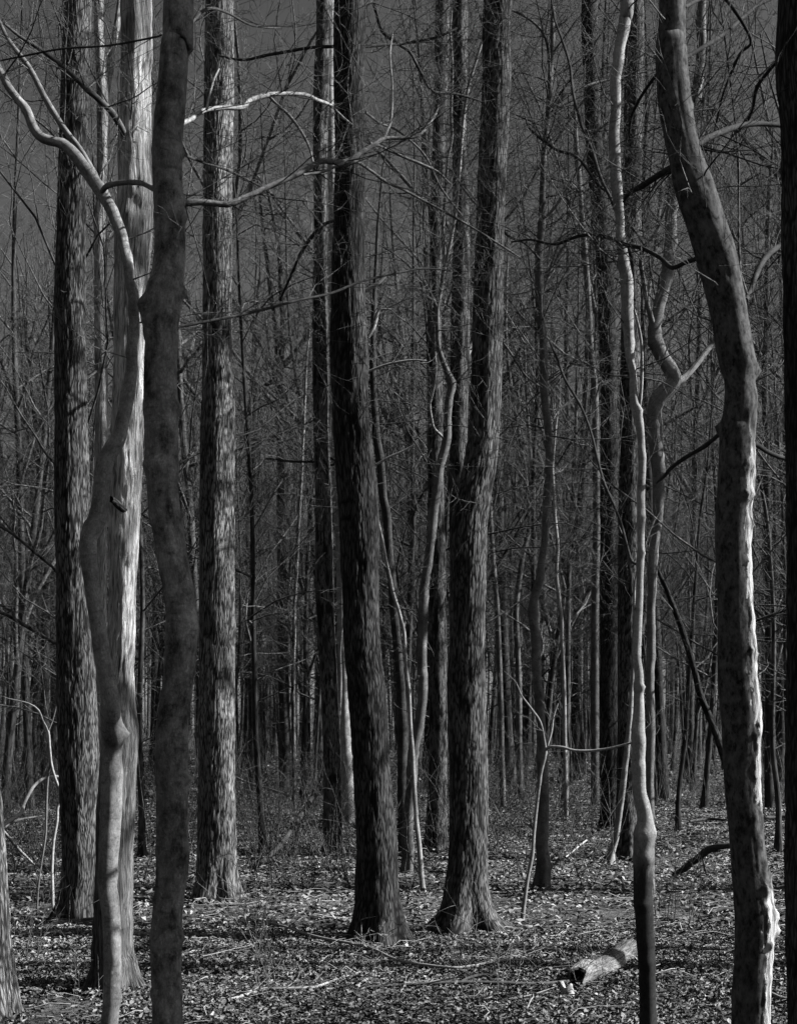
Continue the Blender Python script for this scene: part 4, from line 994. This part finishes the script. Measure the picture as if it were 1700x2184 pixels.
# ------------------------------------------------------------------ the far wood that closes the view (one mass)
fr = random.Random(7)
tt, cc = gen_tree(501, 19, 0.15, 0.3, 14, 3.2, SPEC_LIGHT, 0.015)
tt2, cc2 = gen_tree(502, 13, 0.07, 0.25, 12, 2.2, SPEC_LIGHT, 0.03)
def tile(name, trs, n, y0, y1, label):
    bases = []
    for tr, sides in trs:
        groups = {}
        for p, r in tr: groups.setdefault(len(p), []).append((p, np.maximum(r, 0.017)))
        Vb, Fb, o = [], [], 0
        for g in groups.values():
            V, f, _, _ = tube_group(np.array([q[0] for q in g], float), np.array([q[1] for q in g], float), sides)
            Vb.append(V); Fb.append(f + o); o += len(V)
        bases.append((np.concatenate(Vb), np.concatenate(Fb)))
    Vs, Fs, o = [], [], 0
    for i in range(n):
        if y1: y = sqrt(fr.uniform(y0 * y0, y1 * y1)); x = fr.uniform(-1, 1) * 0.37 * y
        else: x, y = _place()
        Vb, Fb = bases[i % len(bases)]
        a = fr.uniform(0, 2 * pi); s = fr.uniform(0.75, 1.2)
        V = np.stack([(Vb[:, 0] * cos(a) - Vb[:, 1] * sin(a)) * s + x, (Vb[:, 0] * sin(a) + Vb[:, 1] * cos(a)) * s + y, Vb[:, 2] * s + float(ground_z(x, y))], -1)
        Vs.append(V); Fs.append(Fb + o); o += len(V)
    me = mesh_np(name, np.concatenate(Vs), np.concatenate(Fs), M_TWIG)
    return tag(link(name, me), label, "wood", None, "stuff")
def surround(name, trs, n, where, seed, label):
    """the wood that goes on outside the picture, as one mass"""
    fr.seed(seed)
    global _place
    _place = where
    tile(name, trs, n, 0, 0, label)
def thin(tr): return [(np.asarray(p)[::3], np.asarray(r)[::3]) for p, r in tr]
tile("far_wood", [(thin(tt) + cc[::4], 3), (thin(tt2) + cc2[::4], 3)], 290, 70, 125, "dense grey mass of bare trees closing the view far behind")

def behind():
    while True:
        x, y = fr.uniform(-32, 32), fr.uniform(-32, 2)
        if x * x + y * y > 16 and not (x > 0 and y > -3): return x, y
def left():
    y = fr.uniform(0, 60); return -0.37 * y - fr.uniform(4, 26), y
def right():
    y = fr.uniform(38, 110); return 0.37 * y + fr.uniform(1, 40), y
small = [(thin(tt) + cc[::9], 3), (thin(tt2) + cc2[::9], 3)]
surround("surrounding_wood", small, 110, behind, 11, "bare wood going on behind the photographer")
surround("surrounding_wood", small, 90, left, 12, "bare wood going on beyond the left edge of the picture")
surround("surrounding_wood", small, 110, right, 13, "bare wood going on beyond the right edge far back")

# ------------------------------------------------------------------ undergrowth
def brush(name, n, y0, y1, h0, h1, seed, label, rad):
    r_ = random.Random(seed); out = []
    for i in range(n):
        y = sqrt(r_.uniform(y0 * y0, y1 * y1)); x = r_.uniform(-1, 1) * 0.36 * y
        if vnoise(x * 0.25, y * 0.25, 0, 61) < 0.34: continue
        z = float(ground_z(x, y))
        for k in range(3):
            dv = vnorm((r_.gauss(0, 0.4), r_.gauss(0, 0.4), 1))
            grow(out, (x + r_.gauss(0, 0.1), y + r_.gauss(0, 0.1), z - 0.02), dv, r_.uniform(h0, h1), rad, 0, [(4, 0.12, 0.02, 4, 0.45, 0.5, 1.0), (3, 0.2, 0, 0, 0, 0, 0)], r_)
    return tag(link(name, tubes_mesh(name, out, M_TWIG, 3)), label, "undergrowth", None, "stuff")
brush("undergrowth", 420, 60, 118, 1.5, 4.5, 15, "dense scrub closing the gaps between the farthest trunks", 0.03)
brush("undergrowth", 900, 22, 75, 0.7, 2.0, 5, "thicket of fine bare stems under the distant trunks", 0.009)
brush("undergrowth", 620, 11, 26, 0.3, 1.6, 6, "scattered bare twiggy seedlings among the middle trunks", 0.006)
brush("undergrowth", 26, 6.3, 11, 0.15, 0.6, 8, "sparse thin seedlings poking through the near leaf litter", 0.0022)

def debris(n, y0, y1, seed):
    r_ = random.Random(seed); out = []
    for i in range(n):
        y = sqrt(r_.uniform(y0 * y0, y1 * y1)); x = r_.uniform(-1, 1) * 0.36 * y
        z = float(ground_z(x, y)) + r_.uniform(0.012, 0.045)
        a = r_.uniform(0, 2 * pi); L = r_.uniform(0.08, 0.45); c = r_.gauss(0, 0.15)
        pts = [(x + cos(a + c * k) * L * k / 3, y + sin(a + c * k) * L * k / 3, z + r_.gauss(0, 0.008) + abs(r_.gauss(0, 0.02)) * k / 3) for k in range(4)]
        r0 = r_.uniform(0.0015, 0.005)
        out.append((pts, [r0, r0 * 0.9, r0 * 0.8, r0 * 0.5]))
    return tag(link("twig_litter", tubes_mesh("twig_litter", out, M_STICK, 3)), "broken twigs scattered over the leaf litter", "twigs", None, "stuff")
debris(2600, 5.3, 22, 3)

# bare shrubs one can tell apart
def shrub(px, py, h, n, lean, seed, label, r=0.0035, spread=0.12, mat=M_TWIG):
    d = depth(py); b = W(px, py, d); r_ = random.Random(seed)
    gz = float(ground_z(b[0], b[1]))
    root = empty("bare_shrub", (b[0], b[1], gz), label, "shrub")
    for k in range(n):
        out = []
        dv = vnorm((r_.gauss(lean, spread), r_.gauss(0, spread), 1))
        grow(out, (r_.gauss(0, 0.06), r_.gauss(0, 0.06), -0.02), dv, h * r_.uniform(0.6, 1.1), r * r_.uniform(0.8, 1.2), 0, [(7, 0.07, 0.0, 5, 0.4, 0.4, 0.9), (4, 0.15, 0, 2, 0.4, 0.5, 1.0), (3, 0.2, 0, 0, 0, 0, 0)], r_)
        link("stem", tubes_mesh("stem", out, mat, 5), root)
shrub(1425, 1962, 0.95, 7, 0.0, 1, "upright bare shrub of thin stems right of the knobbly tree's thick foot")
shrub(1470, 1990, 0.7, 4, 0.1, 2, "small bare shrub left of the gnarled trunk's shaded foot")
shrub(565, 2120, 0.75, 6, -0.1, 3, "bare shrub with arching stems in the foreground between the ridged and central trunks")
shrub(640, 1905, 0.6, 7, 0.1, 4, "tangled bare shrub in the leaf litter left of the central trunk", 0.0045, 0.35)
shrub(520, 2000, 0.6, 5, 0.25, 5, "bare shrub arching across the foot of the sunlit ridged trunk", 0.003, 0.3)
shrub(700, 1850, 0.8, 6, 0.0, 6, "bare shrub at the foot of the slim pale-sided trunk", 0.004, 0.3)
shrub(60, 2060, 0.7, 5, 0.15, 7, "thin bare shrub in the bottom left between corner trunk and furrowed trunk", 0.003, 0.3)
shrub(955, 1835, 0.6, 5, 0.1, 8, "little bare shrub at the foot of the thin dark trunk behind the forked tree", 0.004, 0.3)
shrub(1240, 1850, 0.6, 4, 0.1, 9, "little bare shrub left of the pale leaning stem", 0.004, 0.3)
shrub(1610, 1840, 0.6, 5, 0.0, 10, "bare shrub seen right of the gnarled trunk against the dark edge tree", 0.004, 0.25)

# ------------------------------------------------------------------ fallen wood
def stick(name, cat, label, pts, mat=M_STICK, lift=0.02, d=None, S=8, branches=0, seed=1, relief='smooth', group=None):
    """pts (x, y, w) read off the photograph; lying on the ground, or at depth d when held up"""
    C = []
    for i, (px, py, w) in enumerate(pts):
        dd = depth(py) if d is None else (d if isinstance(d, (int, float)) else d[0] + (d[1] - d[0]) * i / (len(pts) - 1))
        p = W(px, py, dd)
        if d is None:
            p[2] = float(ground_z(p[0], p[1])) + lift + w * dd / F / 2
        C.append([p[0], p[1], p[2], w * dd / F / 2])
    base = np.array(C[0][:3])
    root = empty(name, base, label, cat, group)
    bark_tube("main_stem", C, mat, S, 0.03, relief, seed, 0, parent=root, origin=base)
    if branches:
        r_ = random.Random(seed); out = []
        Ca = np.array(C)
        for _ in range(branches):
            i = r_.randrange(len(C) - 1); t = r_.random(); p = Ca[i] * (1 - t) + Ca[i + 1] * t
            dv = vnorm(tuple(Ca[i + 1][:3] - Ca[i][:3]))
            q = side_dir(dv, r_.uniform(0.4, 1.0), r_); q = vnorm((q[0], q[1], abs(q[2]) * 0.6))
            grow(out, tuple(p[:3] - base), q, r_.uniform(0.15, 0.5), max(0.0018, p[3] * 0.5), 0, SPEC_LIGHT, r_)
        tag(link("twigs", tubes_mesh("twigs", out, mat, 3), root), kind="stuff")
    return root
SB = "fallen_branch"
stick(SB, "branch", "long thin curving branch on the litter in front of the central trunks", [(560, 1982, 4), (600, 1990, 5), (675, 2017, 6), (755, 2030, 6), (802, 2044, 6), (852, 2070, 6), (952, 2087, 6), (1002, 2085, 5), (1069, 2072, 5), (1136, 2067, 4)], M_STICK, 0.05, branches=6, seed=3)
stick(SB, "branch", "dark straight branch lying across the bottom centre foreground", [(790, 2126, 5), (885, 2119, 7), (1002, 2116, 8), (1136, 2117, 8), (1230, 2106, 6), (1260, 2096, 4)], M_STICK_D, 0.03, branches=3, seed=4)
stick(SB, "branch", "short dark curved branch just above the dark straight one", [(984, 2110, 4), (1008, 2101, 6), (1036, 2099, 7), (1070, 2103, 6), (1092, 2108, 4)], M_STICK_D, 0.03, seed=5)
stick(SB, "branch", "thin grey branch lying low in the foreground left of the dark straight one", [(520, 2137, 4), (568, 2130, 6), (661, 2127, 6), (702, 2114, 5), (768, 2087, 4)], M_STICK, 0.03, branches=4, seed=6)
stick(SB, "branch", "short bright stick right of the ridged trunk's foot", [(500, 1982, 4), (525, 1976, 5), (568, 1977, 4), (600, 1975, 3)], M_PALE, 0.04, seed=7)
stick(SB, "branch", "bright peeled stick at the bottom between the shaded trunk and bottom centre", [(486, 2158, 7), (521, 2146, 7), (545, 2137, 5), (575, 2128, 4)], M_PALE, 0.03, seed=8)
stick("fallen_log", "log", "pale log lying left at the foot of the furrowed left trunk", [(70, 1990, 8), (120, 1985, 13), (160, 1981, 16), (210, 1978, 17), (260, 1980, 14)], M_LOGBARK, 0.0, seed=9, S=16, relief='fine')
stick("fallen_log", "log", "pale log far back seen on both sides of the smooth shaded trunk", [(285, 1706, 10), (330, 1700, 13), (380, 1694, 13), (425, 1693, 10)], M_LOGBARK, 0.05, seed=10, S=12)
stick(SB, "branch", "pale bent branch arching above the ground at the left edge", [(-20, 1790, 8), (7, 1762, 8), (30, 1745, 8), (47, 1733, 8), (52, 1716, 7), (67, 1686, 7), (80, 1670, 7), (97, 1659, 6), (115, 1656, 6), (132, 1656, 5)], M_STICK, d=(10.4, 11.2), seed=11)
stick(SB, "branch", "grey branch sloping down to the right from the left edge", [(-25, 1745, 6), (4, 1768, 6), (40, 1810, 6), (73, 1843, 4)], M_STICK, d=(10.6, 12.2), seed=12, branches=2)
stick(SB, "branch", "dark branch lying back from the left edge under the pale bent one", [(4, 1768, 5), (40, 1749, 5), (90, 1740, 3)], M_STICK_D, d=(11, 12.5), seed=13)
stick(SB, "branch", "dark rotten branch lying diagonally left of the slim pale-sided trunk", [(527, 1866, 8), (559, 1838, 9), (584, 1817, 11), (607, 1792, 11), (626, 1764, 10), (648, 1730, 12), (671, 1695, 12)], M_STICK_D, d=(12.4, 14.6), seed=14, branches=3)
stick(SB, "branch", "short bright stick beside the dark rotten branch left of centre", [(540, 1842, 5), (565, 1845, 7), (590, 1849, 6), (602, 1853, 4)], M_PALE, 0.05, seed=15)
stick(SB, "branch", "thin stick slanting down from the sunlit ridged trunk in the middle distance", [(500, 1656, 4), (530, 1670, 6), (570, 1682, 6), (610, 1694, 5), (625, 1697, 3)], M_STICK, d=(22, 20), seed=16)
stick(SB, "branch", "thick dark dead branch propped up left of the gnarled trunk", [(1430, 1877, 12), (1440, 1868, 14), (1466, 1847, 14), (1486, 1832, 14), (1506, 1815, 15), (1530, 1806, 14), (1575, 1802, 10)], M_STICK_D, d=(12.6, 12.0), seed=17, branches=5, S=12)
stick(SB, "branch", "thin dark leg branch standing under the propped dead branch", [(1512, 1905, 4), (1508, 1870, 5), (1502, 1850, 5), (1498, 1832, 5)], M_STICK_D, d=(12.2, 12.2), seed=171)
stick(SB, "branch", "dark log end on the litter against the gnarled trunk's left side", [(1514, 1951, 9), (1535, 1949, 11), (1563, 1949, 11), (1620, 1948, 9), (1700, 1945, 8)], M_STICK_D, 0.02, seed=18)
stick(SB, "branch", "bright short stick at lower right between gnarled trunk and edge tree", [(1630, 2122, 7), (1645, 2131, 9), (1668, 2141, 9), (1700, 2144, 8)], M_PALE, 0.03, seed=19)
stick(SB, "branch", "dark half buried stick left of the gnarled trunk's foot at bottom", [(1490, 2122, 6), (1520, 2130, 8), (1550, 2140, 8), (1580, 2146, 7)], M_STICK_D, 0.02, seed=20)
stick(SB, "branch", "thin bright twig on the litter left of the pale leaning stem", [(1206, 1828, 3), (1222, 1815, 3), (1240, 1800, 4), (1264, 1782, 3)], M_STICK, d=(12.5, 14), seed=21)
stick(SB, "branch", "thin dark branch on the litter in the middle distance right of the propped dead branch", [(1560, 1760, 5), (1600, 1757, 6), (1680, 1752, 6), (1740, 1750, 5)], M_STICK_D, 0.05, seed=22)
stick(SB, "branch", "long dark branch lying on the litter behind the crooked tree", [(1470, 1760, 5), (1510, 1756, 6), (1545, 1758, 5)], M_STICK_D, 0.05, seed=23)

# left bent sapling
traced_tree("sapling", "sapling", "thin pale two-legged sapling left of the furrowed left trunk",
    [(115, 1950, 6), (113, 1906, 7), (112, 1856, 6), (116, 1790, 6), (123, 1750, 6), (124, 1722, 6), (131, 1705, 6), (127, 1680, 5), (120, 1662, 5), (111, 1630, 5), (107, 1590, 5), (104, 1560, 5), (92, 1535, 4), (84, 1515, 4), (62, 1500, 3), (20, 1490, 2)],
    depth(1950), M_STICK, 'smooth', 8, 0.05, 0.2, 0.05, 0, seed=51, crown=False,
    limbs=[dict(p=[(110, 1627, 5), (104, 1650, 5), (101, 1690, 5), (99, 1760, 5), (97, 1790, 5), (88, 1850, 4), (82, 1900, 4), (80, 1945, 4)], d1=9.9), dict(p=[(104, 1558, 4), (112, 1540, 3), (120, 1510, 3), (128, 1470, 2)], tw=2)],
    twigs=3, twig_z=(0.9, 1.6), twig_len=(0.15, 0.4), twig_r=0.003)

# hollow pale log
def hollow_log():
    a = np.array(W(1226, 2084, 6.95)); a[2] = 0.05 + float(ground_z(a[0], a[1]))
    b = np.array([a[0] + 0.50, a[1] + 0.95, 0.05 + float(ground_z(a[0] + 0.50, a[1] + 0.95))])
    n, S = 60, 36
    t = np.linspace(0, 1, n)[:, None]
    C = a + (b - a) * t + np.array([[0, 0, 1]]) * 0.012 * np.sin(t * 9)
    R = 0.068 + 0.006 * np.sin(t[:, 0] * 14) + 0.004 * np.sin(t[:, 0] * 31)
    V, f, A, off = tube_group(C[None], R[None], S)
    off = off.reshape(-1, 3)
    Dn = 0.022 * (vnoise(A[:, 0] * 42, A[:, 1] * 42, A[:, 2] * 20, 5) - 0.5) + 0.020 * (vnoise(A[:, 0] * 9, A[:, 1] * 9, A[:, 2] * 5, 6) - 0.5)
    V = V + off * Dn[:, None]
    ax = (b - a) / np.linalg.norm(b - a)
    ragged = vnoise(np.cos(np.arange(S) * 2 * pi / S) * 2.2 + 4, np.sin(np.arange(S) * 2 * pi / S) * 2.2, 0, 9)
    V = V.reshape(n, S, 3)
    for k in range(8):
        V[k] += ax[None] * ((ragged[:, None] - 0.3) * 0.24 * (1 - k / 8))
    root = empty("hollow_log", a - np.array([0, 0, 0.07]), "pale hollow rotting log with a dark open end in the right foreground", "log")
    o = np.array(root.location)
    link("bark_shell", mesh_np("bark_shell", V.reshape(-1, 3) - o, f, M_LOGBARK, True, A), root)
    inner = (V - C[:, None]) * 0.80 + C[:, None]
    m = 24
    I = inner[:m].reshape(-1, 3)
    i_, j_ = np.meshgrid(np.arange(m - 1), np.arange(S), indexing='ij')
    fi = np.stack([i_ * S + j_, (i_ + 1) * S + j_, (i_ + 1) * S + (j_ + 1) % S, i_ * S + (j_ + 1) % S], -1).reshape(-1, 4)
    rim = np.stack([np.arange(S), (np.arange(S) + 1) % S, m * S + (np.arange(S) + 1) % S, m * S + np.arange(S)], -1)
    capc = I[-S:].mean(0)
    VV = np.vstack([I, V[0] * 0.999 + C[0] * 0.001, capc[None]])
    cap = np.stack([(m - 1) * S + np.arange(S), (m - 1) * S + (np.arange(S) + 1) % S, np.full(S, len(VV) - 1), np.full(S, len(VV) - 1)], -1)
    tri = cap[:, :3]
    me = bpy.data.meshes.new("hollow_core")
    me.from_pydata((VV - o).tolist(), [], fi.tolist() + rim.tolist() + tri.tolist())
    me.materials.append(M_ROT)
    link("hollow_core", me, root)
hollow_log()

# little pale stump
def stump():
    p = W(1209, 2128, depth(2128)); gz = float(ground_z(p[0], p[1]))
    S, n = 24, 8
    th = np.arange(S) * 2 * pi / S
    V = []
    for k in range(n):
        t = k / (n - 1)
        z = t * (0.05 + 0.06 * vnoise(np.cos(th) * 2 + 3, np.sin(th) * 2, 0, 15))
        r = 0.038 * (1.25 - 0.35 * t) * (1 + 0.25 * (vnoise(np.cos(th) * 3, np.sin(th) * 3, t * 2, 16) - 0.5))
        V.append(np.stack([np.cos(th) * r, np.sin(th) * r, z - 0.01], -1))
    for k in range(3):
        t = 1 - (k + 1) / 3.001
        V.append(np.stack([np.cos(th) * 0.03 * t, np.sin(th) * 0.03 * t, np.full(S, 0.045) - 0.01 * k], -1))
    V = np.concatenate(V); n = n + 3
    i_, j_ = np.meshgrid(np.arange(n - 1), np.arange(S), indexing='ij')
    f = np.stack([i_ * S + j_, i_ * S + (j_ + 1) % S, (i_ + 1) * S + (j_ + 1) % S, (i_ + 1) * S + j_], -1).reshape(-1, 4)
    o = link("stump", mesh_np("stump", V, f, M_STICK, True))
    o.location = (p[0], p[1], gz)
    tag(o, "small pale splintered stump in front of the hollow log", "stump")
stump()
